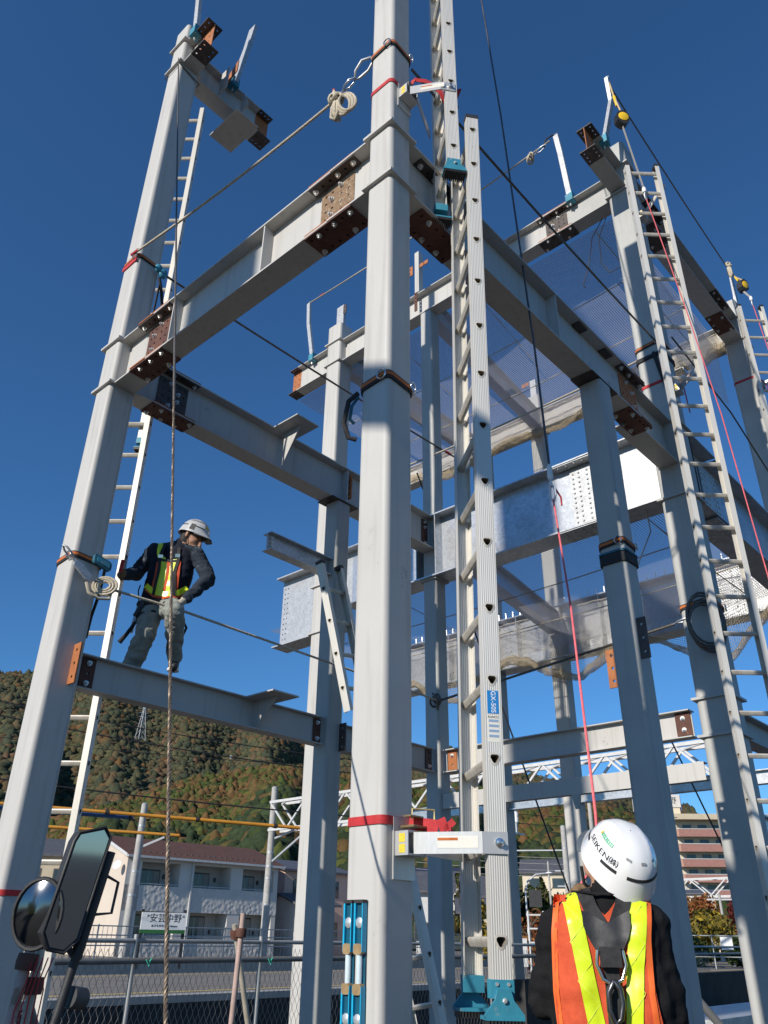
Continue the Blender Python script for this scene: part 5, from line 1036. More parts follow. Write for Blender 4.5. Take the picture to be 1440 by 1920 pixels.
# station name board
S0 = pol(32.75, 33.5, 0); su = (pol(35.45, 34.0, 0)-S0); SL = su.length; su.normalize(); sn = V((su.y, -su.x, 0)); SB = thing('station_sign', 'white station name board with a green band on two dark posts', 'sign', S0-Z_*1)
MB().fr(S0, su, Z_, sn, 0, SL, .24, .80, -.03, .03).build('board', whitep, SB); MB().fr(S0, su, Z_, sn, 0, SL, .12, .238, -.03, .03).build('green_band', pm('sign_green', (.03, .15, .04), (.03, .13, .035), 3, .5), SB)
for x in (.04, SL-.04): MB().fr(S0, su, Z_, sn, x-.05, x+.05, -1.0, .9, -.10, -.032).build('post', black, SB)
def stext(s, sz, x, z): text('sign_text', s, sz, ink, SB, M.Translation(S0+su*x+Z_*z+sn*.034) @ M((su, Z_, sn)).transposed().to_4x4(), .002, True)
stext('安芸中野', .30, SL*.53, .60); stext('あきなかの  Aki-Nakano', .095, SL*.52, .36); stext('JR', .10, SL*.14, .68); stext('山', .10, SL*.93, .68)
# rail marker with an 8 and a 7
S1 = pol(53.15, 26, 0); mu = V((math.cos(R(53)), -math.sin(R(53)), 0)); mn = V((-math.sin(R(53)), -math.cos(R(53)), 0)); RM = thing('track_marker', 'slim post with an 8 in a diamond above a 7', 'sign', S1-Z_*2.2)
MB().tube([S1-Z_*2.2, S1+Z_*1.0], .03, 8).build('post', galvp, RM, 60); MB().fr(S1, mu, Z_, mn, -.17, .17, .90, 1.24, .03, .05).build('black_plate', black, RM); MB().prism([(0, -.17), (.12, 0), (0, .17), (-.12, 0)], S1+Z_*1.07, mu, Z_, mn, .051, .056).build('diamond', whitep, RM); MB().fr(S1, mu, Z_, mn, -.12, .12, .48, .84, .03, .05).build('white_plate', whitep, RM)
for s, z in (('8', 1.07), ('7', .68)): text('marker_text', s, .22 if s == '8' else .26, ink, RM, M.Translation(S1+Z_*z+mn*.059) @ M((mu, Z_, mn)).transposed().to_4x4(), .002, True)
MB().fr(S1, mu, Z_, mn, -.10, .10, .52, .55, .0505, .053).build('black_bar', black, RM)
# street lamp, parked cars' roofs are hidden by the fence; a white van roof shows
L0 = pol(57.05, 48, -1); SLm = thing('street_lamp', 'slender curved street lamp left of the vested worker', 'street lamp', L0)
MB().tube([L0, L0+Z_*3.4, L0+V((.1, -.1, 3.9)), L0+V((.4, -.45, 4.25)), L0+V((.8, -.9, 4.32))], .05, 8).build('pole', galv_l, SLm, 60); MB().ball(L0+V((.9, -1.0, 4.33)), (.2, .2, .07), 10, 6).build('lamp_head', whitep, SLm, 60)
LT = pol(57.6, 26, -1.6); t = thing('signal_ladder', 'white signal post ladder beside the worker\'s shoulder', 'ladder', LT)
lu = V((math.cos(R(57.6)), -math.sin(R(57.6)), 0)); q = MB()
for sx in (-.22, .22): q.bar(LT+lu*sx, LT+lu*sx+Z_*2.4, .05, .05)
for z in np.arange(.2, 2.4, .35): q.bar(LT-lu*.22+Z_*z, LT+lu*.22+Z_*z, .04, .04)
q.build('frame', whitew, t); MB().fr(LT, lu, Z_, V((-lu.y, lu.x, 0)), -.16, .2, 2.5, 2.95, -.1, .1).build('signal_box', black, t); MB().fr(LT, lu, Z_, V((-lu.y, lu.x, 0)), -.75, -.3, 1.0, 1.7, -.1, .1).build('relay_box', whitew, t)
# low fence and wall in front of the right-hand trees
F3 = thing('white_fence', 'low railing with a white notice before the autumn trees', 'fence', pol(67, 44, -1.2)); fu = V((.55, -.83, 0)); f0 = pol(64, 46, -1.2); 
for k in range(8): MB().tube([f0+fu*k*1.6, f0+fu*k*1.6+Z_*1.6], .03, 6).build('post', galvp, F3, 60)
for z in (.7, 1.6): MB().tube([f0+Z_*z, f0+fu*11.2+Z_*z], .025, 6).build('rail', galvp, F3, 60)
MB().fr(f0+fu*3.6, fu, Z_, V((-fu.y, fu.x, 0)), 0, .55, 1.0, 1.6, .04, .06).build('notice', whitep, F3)
o = MB().fr(pol(62, 40, -2.2), V((.6, -.8, 0)), V((.8, .6, 0)), Z_, 0, 22, 0, .4, 0, 1.2).build('retaining_wall', conc); o['kind'] = 'structure'
tag(MB().box(8.6, 13, 3.6, 4.4, GROUND, -.62).build('formwork_box', galv_l), 'grey sheet-metal box at the foot of the right column', 'box', None, 'thing')
tag(MB().box(8.2, 26, 5.4, 5.6, GROUND, -.35).build('low_wall', darkw), 'dark low wall behind the right columns', 'wall', None, 'thing')
# nearer trees with leaves
leafm = pm('leaf', (1, 1, 1), (.7, .7, .7), 3, .7, vc=True, trans=.25, spec=.2, rvar=.0)
barkm = pm('bark', (.11, .085, .06), (.07, .055, .04), 10, .9, bump=.4, bscale=30)
def tree(label, p, h, rx, rz, cols, n=900, ls=.16, name='tree', trunk=True, sd=0, cone=False, low=.25):
    g = np.random.default_rng(sd+int(h*100)); p = V(p); t = thing(name, label, 'tree' if trunk else 'shrub', p, 'trees and shrubs beyond the tracks')
    c = np.array(p)+np.array([0, 0, h-rz])
    if trunk:
        q = MB(); q.tube([p, p+Z_*(h*.45), p+V((.05*h, 0, h*.75))], [.035*h, .024*h, .008*h], 7)
        for k in range(5): a = k*1.3; q.tube([p+Z_*(h*(.3+.08*k)), p+V((math.cos(a)*rx*.5, math.sin(a)*rx*.5, h*(.5+.08*k)))], [.014*h, .004*h], 5)
        q.build('trunk', barkm, t, 60)
    blobs = g.standard_normal((14, 3))*.42
    d = g.standard_normal((n, 3)); d /= np.linalg.norm(d, axis=1)[:, None]; rad = g.random(n)**.45
    k = g.integers(0, 14, n); u = blobs[k]+d*rad[:, None]*.48; nrm = np.linalg.norm(u, axis=1); u[nrm > 1] /= nrm[nrm > 1][:, None]
    if cone: s = np.clip(.75-.65*u[:, 2], .08, 1.1); u[:, 0] *= s; u[:, 1] *= s
    P = c+u*np.array([rx, rx, rz]); P[:, 2] = np.maximum(P[:, 2], p.z+low*h*.2)
    a = g.standard_normal((n, 3)); a /= np.linalg.norm(a, axis=1)[:, None]; b = np.cross(a, g.standard_normal((n, 3))); b /= np.linalg.norm(b, axis=1)[:, None]
    s = ls*g.uniform(.6, 1.4, (n, 1)); Q = np.stack([P-a*s, P+b*s*.6, P+a*s, P-b*s*.6], 1).reshape(-1, 3)
    me = bpy.data.meshes.new('crown'); me.from_pydata(Q.tolist(), [], [(4*i, 4*i+1, 4*i+2, 4*i+3) for i in range(n)])
    C = np.array(cols)[g.integers(0, len(cols), n)]*g.uniform(.7, 1.3, (n, 1)); C = np.repeat(np.c_[C, np.ones(n)], 4, 0)
    at_ = me.color_attributes.new('tint', 'FLOAT_COLOR', 'POINT'); at_.data.foreach_set('color', C.ravel().astype(np.float32)); me.materials.append(leafm)
    put('crown', me, t); return t
GRN = [(.035, .06, .018), (.05, .08, .025), (.03, .05, .016)]; YEL = [(.36, .26, .03), (.30, .20, .03), (.42, .30, .04)]; ORG = [(.34, .11, .04), (.28, .09, .035), (.40, .17, .06), (.30, .16, .05)]; MRN = [(.16, .03, .028), (.12, .025, .022), (.2, .045, .035)]; OLV = [(.15, .13, .03), (.11, .11, .03), (.22, .17, .035)]
tree('orange autumn tree before the apartment block', pol(67.3, 62, -1), 4.1, 1.7, 1.3, ORG, 1500, .15, sd=1); tree('yellow-green tree below the orange one', pol(67.6, 56, -1), 2.8, 1.8, 1.2, OLV+YEL[:1], 1500, .15, sd=2); tree('dark red maple behind the T-topped pole', pol(69.6, 66, -1), 4.6, 1.0, 1.9, MRN, 1300, .15, sd=3)
tree('round clipped green shrub at the foot of the autumn trees', pol(66.8, 50, -1.2), 1.9, 1.6, .9, GRN, 1600, .12, 'shrub', False, 4); tree('small green shrub beside the T-topped pole', pol(69.3, 50, -1.2), 1.7, .8, .8, GRN, 800, .12, 'shrub', False, 5)
tree('conical green cedar left of the vested worker', pol(58.15, 70, -1), 6.0, 1.7, 3.3, [(.07, .085, .025), (.10, .105, .03)], 1600, .2, sd=6, cone=True); tree('dark round tree beside the street lamp', pol(57.2, 68, -1), 4.8, 1.2, 2.2, GRN, 1100, .2, sd=7); tree('green tree left of the concrete pole', pol(59.3, 72, -1), 4.6, 1.6, 2.0, GRN, 1100, .2, sd=8)
tree('bright yellow ginkgo beside the rail marker', pol(53.75, 48, -1), 3.2, .75, 1.6, YEL, 900, .13, sd=9); tree('olive tree above the grey house', pol(53.4, 85, -1), 7.2, 1.9, 2.6, OLV+GRN, 1100, .22, sd=10); tree('rust-coloured bush by the signal ladder', pol(57.2, 34, -1.2), 2.7, .9, 1.3, ORG, 900, .1, sd=11)
tree('small green shrub on the slope left of the house', pol(33.3, 75, 2), 3.4, 1.5, 1.3, [(.12, .13, .03), (.16, .15, .03)], 700, .2, 'shrub', False, 12)
# ================================================================ safety nets
def netmat(name, c, period, cover, tr=.35):
    m = bpy.data.materials.new(name); m.use_nodes = True; t = m.node_tree; n = t.nodes; L = t.links.new; n.remove(n['Principled BSDF'])
    tc = n.new('ShaderNodeTexCoord'); sp = n.new('ShaderNodeSeparateXYZ'); L(tc.outputs['UV'], sp.inputs[0]); hit = None
    for ax in (0, 1):
        a = n.new('ShaderNodeMath'); a.operation = 'DIVIDE'; a.inputs[1].default_value = period; L(sp.outputs[ax], a.inputs[0])
        f = n.new('ShaderNodeMath'); f.operation = 'FRACT'; L(a.outputs[0], f.inputs[0]); g = n.new('ShaderNodeMath'); g.operation = 'LESS_THAN'; g.inputs[1].default_value = cover; L(f.outputs[0], g.inputs[0])
        if hit is None: hit = g
        else: x = n.new('ShaderNodeMath'); x.operation = 'MAXIMUM'; L(hit.outputs[0], x.inputs[0]); L(g.outputs[0], x.inputs[1]); hit = x
    d = n.new('ShaderNodeBsdfDiffuse'); d.inputs[0].default_value = (*c, 1); tl = n.new('ShaderNodeBsdfTranslucent'); tl.inputs[0].default_value = (*c, 1); ms = n.new('ShaderNodeMixShader'); ms.inputs[0].default_value = tr
    L(d.outputs[0], ms.inputs[1]); L(tl.outputs[0], ms.inputs[2]); tp = n.new('ShaderNodeBsdfTransparent'); mx = n.new('ShaderNodeMixShader')
    L(hit.outputs[0], mx.inputs[0]); L(tp.outputs[0], mx.inputs[1]); L(ms.outputs[0], mx.inputs[2]); L(mx.outputs[0], n['Material Output'].inputs[0]); return m
net1 = netmat('pale_violet_netting', (.60, .60, .66), .030, .26); net2 = netmat('beige_bunched_netting', (.58, .48, .33), .022, .34); net3 = netmat('beige_hanging_netting', (.60, .54, .42), .028, .17)
def gridmesh(name, nu, nv, fn, mat, par, du, dv):
    me = bpy.data.meshes.new(name); vs = [tuple(fn(i/nu, j/nv)) for i in range(nu+1) for j in range(nv+1)]
    fs = [(i*(nv+1)+j, (i+1)*(nv+1)+j, (i+1)*(nv+1)+j+1, i*(nv+1)+j+1) for i in range(nu) for j in range(nv)]
    me.from_pydata(vs, [], fs); uv = me.uv_layers.new(name='UVMap'); idx = np.zeros(len(me.loops), np.int32); me.loops.foreach_get('vertex_index', idx)
    I, J = idx//(nv+1), idx % (nv+1); uv.data.foreach_set('uv', np.c_[I/nu*du, J/nv*dv].ravel().astype(np.float32)); me.materials.append(mat); me.shade_smooth(); return put(name, me, par)
from mathutils import noise as mn
def wob(x, y, s, k): return mn.noise(V((x*s, y*s, k)))
def hnet(label, x0, x1, y0, y1, z, sag, k, low, amp, dz):
    t = thing('safety_net', label, 'net', (x0, y0, z), 'safety nets under the deck levels')
    gridmesh('net', 24, 40, lambda u, v: V((x0+(x1-x0)*u, y0+(y1-y0)*v, z-sag*16*u*(1-u)*v*(1-v)*.6+.05*wob(u*8, v*9, .6, k))), net1, t, x1-x0, y1-y0)
    def bot(y): return low+.30*amp*math.sin(y*2.9+k)+.42*amp*mn.noise(V((y*.8, k*3.1, 0)))+.12*amp*mn.noise(V((y*3.1, k, 2)))
    def skirt(u, v):   # net hanging along the far beam
        y = y0-.05+(y1+.6-y0)*u; zz = dz+(bot(y)-dz)*v
        return V((x1-.02-.10*math.sin(v*math.pi)*(.6+wob(y, v*2, 1.6, k+5))-.05*wob(y*2, v*4, 2.6, k+2), y+.04*wob(y, v*3, 3, k+9), zz))
    def roll(u, v):    # its gathered, crumpled lower edge
        y = y0-.05+(y1+.6-y0)*u; a = v*2*math.pi; r = (.05+.045*mn.noise(V((y*1.3, 4, k))))*(1+.8*mn.noise(V((y*4, math.cos(a)*1.5, math.sin(a)*1.5+k)))+.45*mn.noise(V((y*13, math.cos(a)*2, math.sin(a)*2))))
        return V((x1-.06+r*math.cos(a)*.8, y, bot(y)+.03+r*1.25*math.sin(a)))
    gridmesh('hanging_skirt', 200, 14, skirt, net3, t, (y1-y0)*1.2, dz-low); gridmesh('gathered_edge', 420, 14, roll, net2, t, (y1-y0)*1.6, .5); q = MB()
    q.tube([skirt(i/60, 0)-V((.03, 0, 0)) for i in range(61)], .010, 5); q.tube([(x0, y0+.3, z-.02), ((x0+x1)/2, y0+.3, z-sag*.3), (x1, y0+.3, z)], .008, 5)
    for v in (.36, .62): q.tube([(x0+(x1-x0)*.55*i/8, y0+(y1-y0)*v+.2*i/8, z-.03) for i in range(9)], .007, 5)
    for xx in (.3, .62): q.tube([(x0+(x1-x0)*xx, y0+(y1-y0)*i/12, z-.03-sag*2*(i/12)*(1-i/12)) for i in range(13)], .007, 5)
    q.build('border_rope', ropem, t, 60); return t
hnet('upper safety net stretched under the high beams, pale violet against the sky', 7.20, 10.62, 2.66, 8.6, 8.13, .25, 1, 7.98, .5, 8.42)
hnet('lower safety net under the galvanised girders, with bunched beige edge', 7.25, 10.58, 2.70, 8.9, 4.05, .15, 7, 3.66, .75, 4.60)
t = thing('safety_net', 'bunched piece of netting on the far corner by the right ladder', 'net', (10.5, 2.9, 8.2), 'safety nets under the deck levels')
gridmesh('gathered_net', 40, 10, lambda u, v: V((10.30+.10*math.sin(v*3.1)+.06*wob(u*5, v*3, 1, 3), 2.62+.95*u, 8.22-.42*v*(.7+.3*wob(u*4, 1, 1, 9))-.06*math.sin(u*3.1))), net2, t, 1.4, .9)
gridmesh('net', 12, 24, lambda u, v: V((7.25+3.3*v, 2.72, 8.1-.0*u-1.5*u*(1-.3*v)+.05*wob(u*4, v*5, 1, 4))), net1, t, 1.5, 3.3)
# studs on the far girder's top flange, against the sky
q = MB()
for i in range(46): q.tube([(10.68, 2.9+i*.14, 4.74), (10.68, 2.9+i*.14, 4.86)], .009, 5)
o = q.build('shear_studs', zinc, far); o['kind'] = 'stuff'
# ================================================================ people
from mathutils.bvhtree import BVHTree
def capsule(q, p0, r0, p1, r1, n=14):
    p0, p1 = V(p0), V(p1); d = p1-p0; l = d.length
    if l < 1e-5: q.ball(p0, r0, n, 10); return
    pr = [(1e-4, -r0)]+[(r0*math.cos(R(a)), r0*math.sin(R(a))) for a in (-60, -30)]+[(r0, 0), (r1, l)]+[(r1*math.cos(R(a)), l+r1*math.sin(R(a))) for a in (30, 60)]+[(1e-4, l+r1)]
    q.lathe(pr, p0, d, n)
def figure(name, prims, mats, vox, par, fold, seed):
    """one continuous body: tapered limbs merged into a single surface, coloured by the nearest limb"""
    q = MB()
    for tg, p0, r0, p1, r1 in prims: capsule(q, p0, r0, p1, r1)
    src = bpy.data.objects.new(name+'_src', q.mesh(name+'_src', mats)); col.objects.link(src)
    m = src.modifiers.new('r', 'REMESH'); m.mode = 'VOXEL'; m.voxel_size = vox; m.adaptivity = 0; s = src.modifiers.new('s', 'SMOOTH'); s.factor = .5; s.iterations = 3
    bpy.context.view_layer.update(); me = bpy.data.meshes.new_from_object(src.evaluated_get(bpy.context.evaluated_depsgraph_get())); bpy.data.objects.remove(src)
    n = len(me.vertices); co_ = np.zeros(n*3, np.float32); me.vertices.foreach_get('co', co_); co_ = co_.reshape(-1, 3)
    def near(P):
        best = np.full(len(P), 9.); tags = np.zeros(len(P), np.int32)
        for tg, p0, r0, p1, r1 in prims:
            a, b = np.array(p0, float), np.array(p1, float); d = b-a; L2_ = max(d@d, 1e-9); tt = np.clip(((P-a)@d)/L2_, 0, 1); ds = np.linalg.norm(P-a-tt[:, None]*d, axis=1)-(r0+(r1-r0)*tt)
            k = ds < best; best[k] = ds[k]; tags[k] = tg
        return tags
    tg = near(co_); nm = np.zeros(n*3, np.float32); me.vertices.foreach_get('normal', nm); nm = nm.reshape(-1, 3)
    for i in np.nonzero(np.isin(tg, list(fold)))[0]:
        p = V(co_[i]); a = fold[int(tg[i])]; co_[i] += nm[i]*a*(1.5*mn.noise(V((p.x*8, p.y*8, p.z*19))+V((seed, 0, 0)))+.9*mn.noise(V((p.x*20, p.y*20, p.z*34)))+.3*mn.noise(p*60))
    me.vertices.foreach_set('co', co_.ravel()); fc = np.zeros(len(me.polygons)*3, np.float32); me.polygons.foreach_get('center', fc); ft = near(fc.reshape(-1, 3))
    me.materials.clear()
    for x in mats: me.materials.append(x)
    me.polygons.foreach_set('material_index', ft); me.shade_smooth(); me.update()
    bvh = BVHTree.FromPolygons([tuple(v) for v in co_], [tuple(p.vertices) for p in me.polygons])
    return put('body', me, par), bvh
def drape(bvh, rows, o, ax_u, ax_v, cast, off, thick=.003):
    """rows: list of lists of (u, v); each point is laid on the body along 'cast'"""
    q = MB(); o, ax_u, ax_v, cast = V(o), V(ax_u), V(ax_v), V(cast).normalized(); pts = []; last = None
    for r_ in rows:
        for (u, v) in r_:
            s = o+ax_u*u+ax_v*v-cast*1.0; h = bvh.ray_cast(s, cast, 2.0)
            p = h[0]-cast*off if h[0] is not None else (s+cast*((last-s).dot(cast)) if last is not None else s+cast)
            last = p; pts.append(p)
    nv = len(rows[0]); nu = len(rows)
    for it in range(2):                                          # ease out creases
        P2 = list(pts)
        for i in range(nu):
            for j in range(nv):
                nb = [pts[a*nv+b] for a, b in ((i-1, j), (i+1, j), (i, j-1), (i, j+1)) if 0 <= a < nu and 0 <= b < nv]; m_ = sum((x.dot(cast) for x in nb))/len(nb); cur = pts[i*nv+j].dot(cast); P2[i*nv+j] = pts[i*nv+j]+cast*(min(cur, m_)-cur)*.5
        pts = P2
    F = [(i*nv+j, (i+1)*nv+j, (i+1)*nv+j+1, i*nv+j+1) for i in range(nu-1) for j in range(nv-1)]
    q.add(pts, F); q.add([p+cast*thick for p in pts], [f[::-1] for f in F]); return q
def band(c, w_, n=24, m=5):                                      # ribbon rows along a centre line c(t)->(u,v), half width w_(t)
    R_ = []
    for i in range(n+1):
        t = i/n; u, v = c(t); u2, v2 = c(min(1, t+.01)); u1, v1 = c(max(0, t-.01)); dx, dy = u2-u1, v2-v1; l = math.hypot(dx, dy) or 1; nx, ny = -dy/l, dx/l; hw = w_(t) if callable(w_) else w_
        R_.append([(u+nx*hw*(2*j/m-1), v+ny*hw*(2*j/m-1)) for j in range(m+1)])
    return R_
def poly(P): # piecewise linear path
    def f(t):
        s = t*(len(P)-1); i = min(int(s), len(P)-2); a, b = P[i], P[i+1]; k = s-i; return (a[0]+(b[0]-a[0])*k, a[1]+(b[1]-a[1])*k)
    return f
skin = pm('skin', (.42, .23, .15), (.36, .19, .12), 20, .55); blackj = pm('black_jacket_cloth', (.010, .010, .011), (.016, .016, .017), 14, .9, bump=.25, bscale=90, spec=.12); denim = pm('worn_denim', (.034, .045, .062), (.020, .027, .038), 16, .9, bump=.5, bscale=60, c3=(.20, .235, .27), s3=11, t3=.60, w3=.1, spec=.15); trous = pm('grey_green_work_trousers', (.27, .285, .25), (.19, .205, .185), 12, .9, bump=.3, bscale=90); tglove = pm('brown_work_glove', (.20, .125, .065), (.13, .08, .04), 30, .9, bump=.3, bscale=120); pglove = pm('pale_leather_glove', (.44, .40, .32), (.34, .30, .23), 25, .85, bump=.2, bscale=90); hairm = pm('black_hair', (.01, .009, .008), (.016, .014, .012), 60, .6)
shoem = pm('dark_shoe', (.02, .02, .022), (.03, .03, .03), 20, .6); orangev = pm('orange_mesh_vest', (.62, .085, .025), (.54, .07, .02), 40, .8, bump=.35, bscale=320); orangep = pm('orange_piping', (.85, .16, .03), (.8, .14, .025), 20, .6); lime = pm('lime_reflective_tape', (.66, .80, .02), (.58, .72, .015), 14, .35, bump=.06, bscale=60, spec=.6)
hwhite = pm('helmet_white_gloss', (.82, .82, .81), (.79, .79, .78), 3, .16, coat=.6, c3=(.62, .60, .56), s3=7, t3=.70); hgrey = pm('helmet_grey_visor', (.10, .12, .14), (.09, .11, .13), 4, .2); navyt = pm('navy_shirt', (.010, .012, .020), (.016, .018, .028), 14, .85, bump=.2, bscale=90, spec=.15)
def helmet(par, c, fwd, up, s=1.0, visor=None, seam=True, shell=None):
    """dome with a short peak, a seam groove and two ridges; returns its frame"""
    c, up = V(c), V(up).normalized(); fwd = V(fwd); fwd = (fwd-up*fwd.dot(up)).normalized(); rt = fwd.cross(up); q = MB(); nu, nvv = 40, 16
    def S(a, h, e=0.0):                                          # a: angle from front, h: 0 rim .. 1 crown
        th = h*math.pi/2; x = .113*math.cos(th)**.82*math.sin(a); y = .138*math.cos(th)**.82*math.cos(a); z = .135*math.sin(th)**.95
        if h < .12: k = (1-h/.12); x *= 1+.05*k; y *= 1+.05*k; y += max(0, math.cos(a))**6*.045*k; z -= .012*k+max(0, -math.cos(a))**3*.015*k
        rid = .004*math.exp(-((abs(x)-.045)/.008)**2)*(1 if h > .25 else 0); x *= 1+e/.12+rid*2; y *= 1+e/.14+rid*2; z = z+e*math.sin(th)+rid
        return c+(rt*x+fwd*y+up*z)*s
    for j in range(nvv+1):
        for i in range(nu): q.v.append(tuple(S(2*math.pi*i/nu, j/nvv*.995)))
    for j in range(nvv):
        for i in range(nu): q.f.append((j*nu+i, j*nu+(i+1) % nu, (j+1)*nu+(i+1) % nu, (j+1)*nu+i)); q.mi.append(0)
    b = len(q.v)
    for i in range(nu): q.v.append(tuple(c+(V(S(2*math.pi*i/nu, 0))-c)*.90+up*.01))
    for i in range(nu): q.f.append((i, b+i, b+(i+1) % nu, (i+1) % nu)); q.mi.append(0)
    H_ = q.build('helmet', shell or hwhite, par, 50)
    if seam:
        q = MB(); h = .20
        for a0, a1 in ((1.75, 3.55), (3.85, 4.35), (-1.2, -.5), (.5, 1.2)):
            P = [S(a0+(a1-a0)*i/16, h, .0015) for i in range(17)]; Q = [S(a0+(a1-a0)*i/16, h+.05, .0015) for i in range(17)]; MB().add(P+Q, [(i, i+1, 18+i, 17+i) for i in range(16)]).build('helmet_seam', black, H_)
        q = MB()
        for a in (2.55, 3.05, 3.6): MB().add([S(a+da, hh, .002) for da, hh in ((-.10, .46), (.10, .46), (.10, .50), (-.10, .50))], [(0, 1, 2, 3)]).build('helmet_vent', pm('helmet_vent_grey', (.35, .35, .35), (.3, .3, .3), 10, .5), H_)
    if visor:
        q = MB(); P = []; n = 14
        for k_ in (0, 1):
            for i in range(n+1): a = -1.15+2.3*i/n; x, y = .115*math.sin(a)*(1+.05*k_), .14*math.cos(a)+(.055*k_*math.cos(a)**1.0); P.append(c+(rt*x+fwd*y+up*(-.008-.014*k_))*s)
        q.add(P, [(i, i+1, n+2+i, n+1+i) for i in range(n)]); q.add([p-up*.003 for p in P], [(i, n+1+i, n+2+i, i+1) for i in range(n)]); q.build('helmet_peak', visor, H_)
    return H_, S, (c, fwd, up, rt)
def on_helmet(S, par, body, size, mat, a0, h0, da, dh, name='helmet_text'):
    """print laid on the shell: text x runs along (da, dh), text y across it"""
    c = bpy.data.curves.new(name, 'FONT'); c.body = body; c.size = size; c.align_x = 'CENTER'; c.align_y = 'CENTER'; c.resolution_u = 3
    tmp = bpy.data.objects.new(name+'_src', c); col.objects.link(tmp); bpy.context.view_layer.update(); me = bpy.data.meshes.new_from_object(tmp.evaluated_get(bpy.context.evaluated_depsgraph_get())); bpy.data.objects.remove(tmp)
    for v in me.vertices: x, y = v.co.x, v.co.y; v.co = S(a0+x*da[0]+y*dh[0], h0+x*da[1]+y*dh[1], .0022)
    me.materials.clear(); me.materials.append(mat); return put(name, me, par)
def hand(pr, tg, wrist, palm_c, tips, curl, r=.010):
    """palm between wrist and knuckles, five fingers with a bend"""
    pr.append((tg, wrist, .026, palm_c, .032))
    for base, mid, tip, rr in tips: pr.append((tg, base, rr, mid, rr*.95)); pr.append((tg, mid, rr*.95, tip, rr*.8))
def fingers(palm, d, side, n_, L=.075, r=.0095, curl=.6):
    """palm centre, finger direction d, side axis across the knuckles, n_: towards the palm's inside"""
    out_ = []
    for i, (o_, l) in enumerate(((-.030, .92), (-.010, 1.05), (.010, 1.0), (.029, .8))):
        b = palm+side*o_+d*.025; m_ = b+(d*math.cos(curl*.6)+n_*math.sin(curl*.6))*L*.55*l; t_ = m_+(d*math.cos(curl*2.2)+n_*math.sin(curl*2.2))*L*.6*l; out_.append((b, m_, t_, r))
    b = palm-side*.028-d*.02; m_ = b-side*.022+d*.02+n_*.015; out_.append((b, m_, m_+d*.03+n_*.02, r*1.1)); return out_

# ---- worker in the orange vest, seen from behind, looking up
W0 = pol(61.75, 3.12, GROUND); aw = V((math.sin(R(58)), math.cos(R(58)), 0)); rw = V((aw.y, -aw.x, 0))
def wl(x, y, z): return W0+rw*x+aw*y+Z_*z
PW = thing('person', 'worker from behind in white helmet and orange vest with lime stripes, looking up', 'person', W0)
pr = []; J, T_, S_, G_, B_, HR = 0, 1, 2, 3, 4, 5    # jacket, trousers, skin, glove, boot, hair
up2 = lambda tg, a: wl(a[0], a[1], a[2]*(1.036 if tg in (0, 1, 3) else 1)); A = lambda tg, a, r0, b, r1: pr.append((tg, up2(tg, a), r0, up2(tg, b), r1))
for sx in (-1, 1):
    A(J, (sx*.085, 0, 1.00), .105, (sx*.095, .0, 1.22), .112); A(J, (sx*.085, 0, 1.22), .108, (sx*.095, -.01, 1.36), .095); A(J, (sx*.05, -.005, 1.44), .058, (sx*.158, 0, 1.378), .064)
    A(T_, (sx*.09, 0, .96), .10, (sx*.10, .01, .80), .088); A(T_, (sx*.10, .01, .80), .085, (sx*.105, .02, .50), .062); A(T_, (sx*.105, .02, .50), .06, (sx*.11, -.01, .14), .052); A(B_, (sx*.11, -.02, .06), .045, (sx*.115, .13, .045), .04); A(B_, (sx*.11, -.02, .13), .05, (sx*.11, -.02, .05), .045)
A(J, (0, .01, 1.05), .115, (0, 0, 1.34), .10); A(J, (0, -.01, 1.38), .085, (.02, .008, 1.46), .068); A(J, (.02, .008, 1.46), .066, (.035, .018, 1.495), .060)
A(J, (-.158, 0, 1.38), .064, (-.215, .05, 1.17), .057); A(J, (-.215, .05, 1.17), .055, (-.155, .12, 1.37), .044); A(J, (-.155, .12, 1.37), .044, (-.138, .125, 1.42), .040)
A(J, (.150, 0, 1.38), .062, (.180, .0, 1.14), .052); A(J, (.180, .0, 1.14), .052, (.18, .16, .98), .047); A(J, (.18, .16, .98), .047, (.16, .26, 1.03), .038)
A(S_, (0, .015, 1.46), .058, (.03, .03, 1.57), .055); hc = (.060, .03, 1.615); A(S_, hc, .085, (.053, .07, 1.625), .080); A(HR, (.065, -.02, 1.585), .070, (.065, .0, 1.61), .083); A(S_, (-.03, .03, 1.60), .018, (-.035, .03, 1.625), .016); A(S_, (.15, .03, 1.60), .018, (.153, .03, 1.625), .016); A(S_, (.05, .155, 1.69), .015, (.052, .150, 1.655), .018); A(S_, (.045, .10, 1.59), .045, (.05, .12, 1.60), .035)
pw = wl(-.115, .125, 1.505); hand(pr, G_, wl(-.138, .125, 1.45), pw, fingers(pw, (Z_*.85+rw*.4).normalized(), aw, rw, .075, .0125, .8), 1)
pw = wl(.12, .29, 1.07); hand(pr, G_, wl(.16, .26, 1.03), pw, fingers(pw, (-rw*.7+aw*.5+Z_*.4).normalized(), Z_, aw, .07, .011, 1.0), 1)
body, bv = figure('person_behind', pr, [blackj, trous, skin, tglove, shoem, hairm], .0085, PW, {J: .007, T_: .006}, 2.3)
D_ = dict(o=wl(0, 0, 0), ax_u=rw, ax_v=Z_*1.036, cast=aw)
def dr(rows, off, name, mat, th=.003): return drape(bv, rows, D_['o'], D_['ax_u'], D_['ax_v'], D_['cast'], off, th).build(name, mat, PW, 70)
rows = []
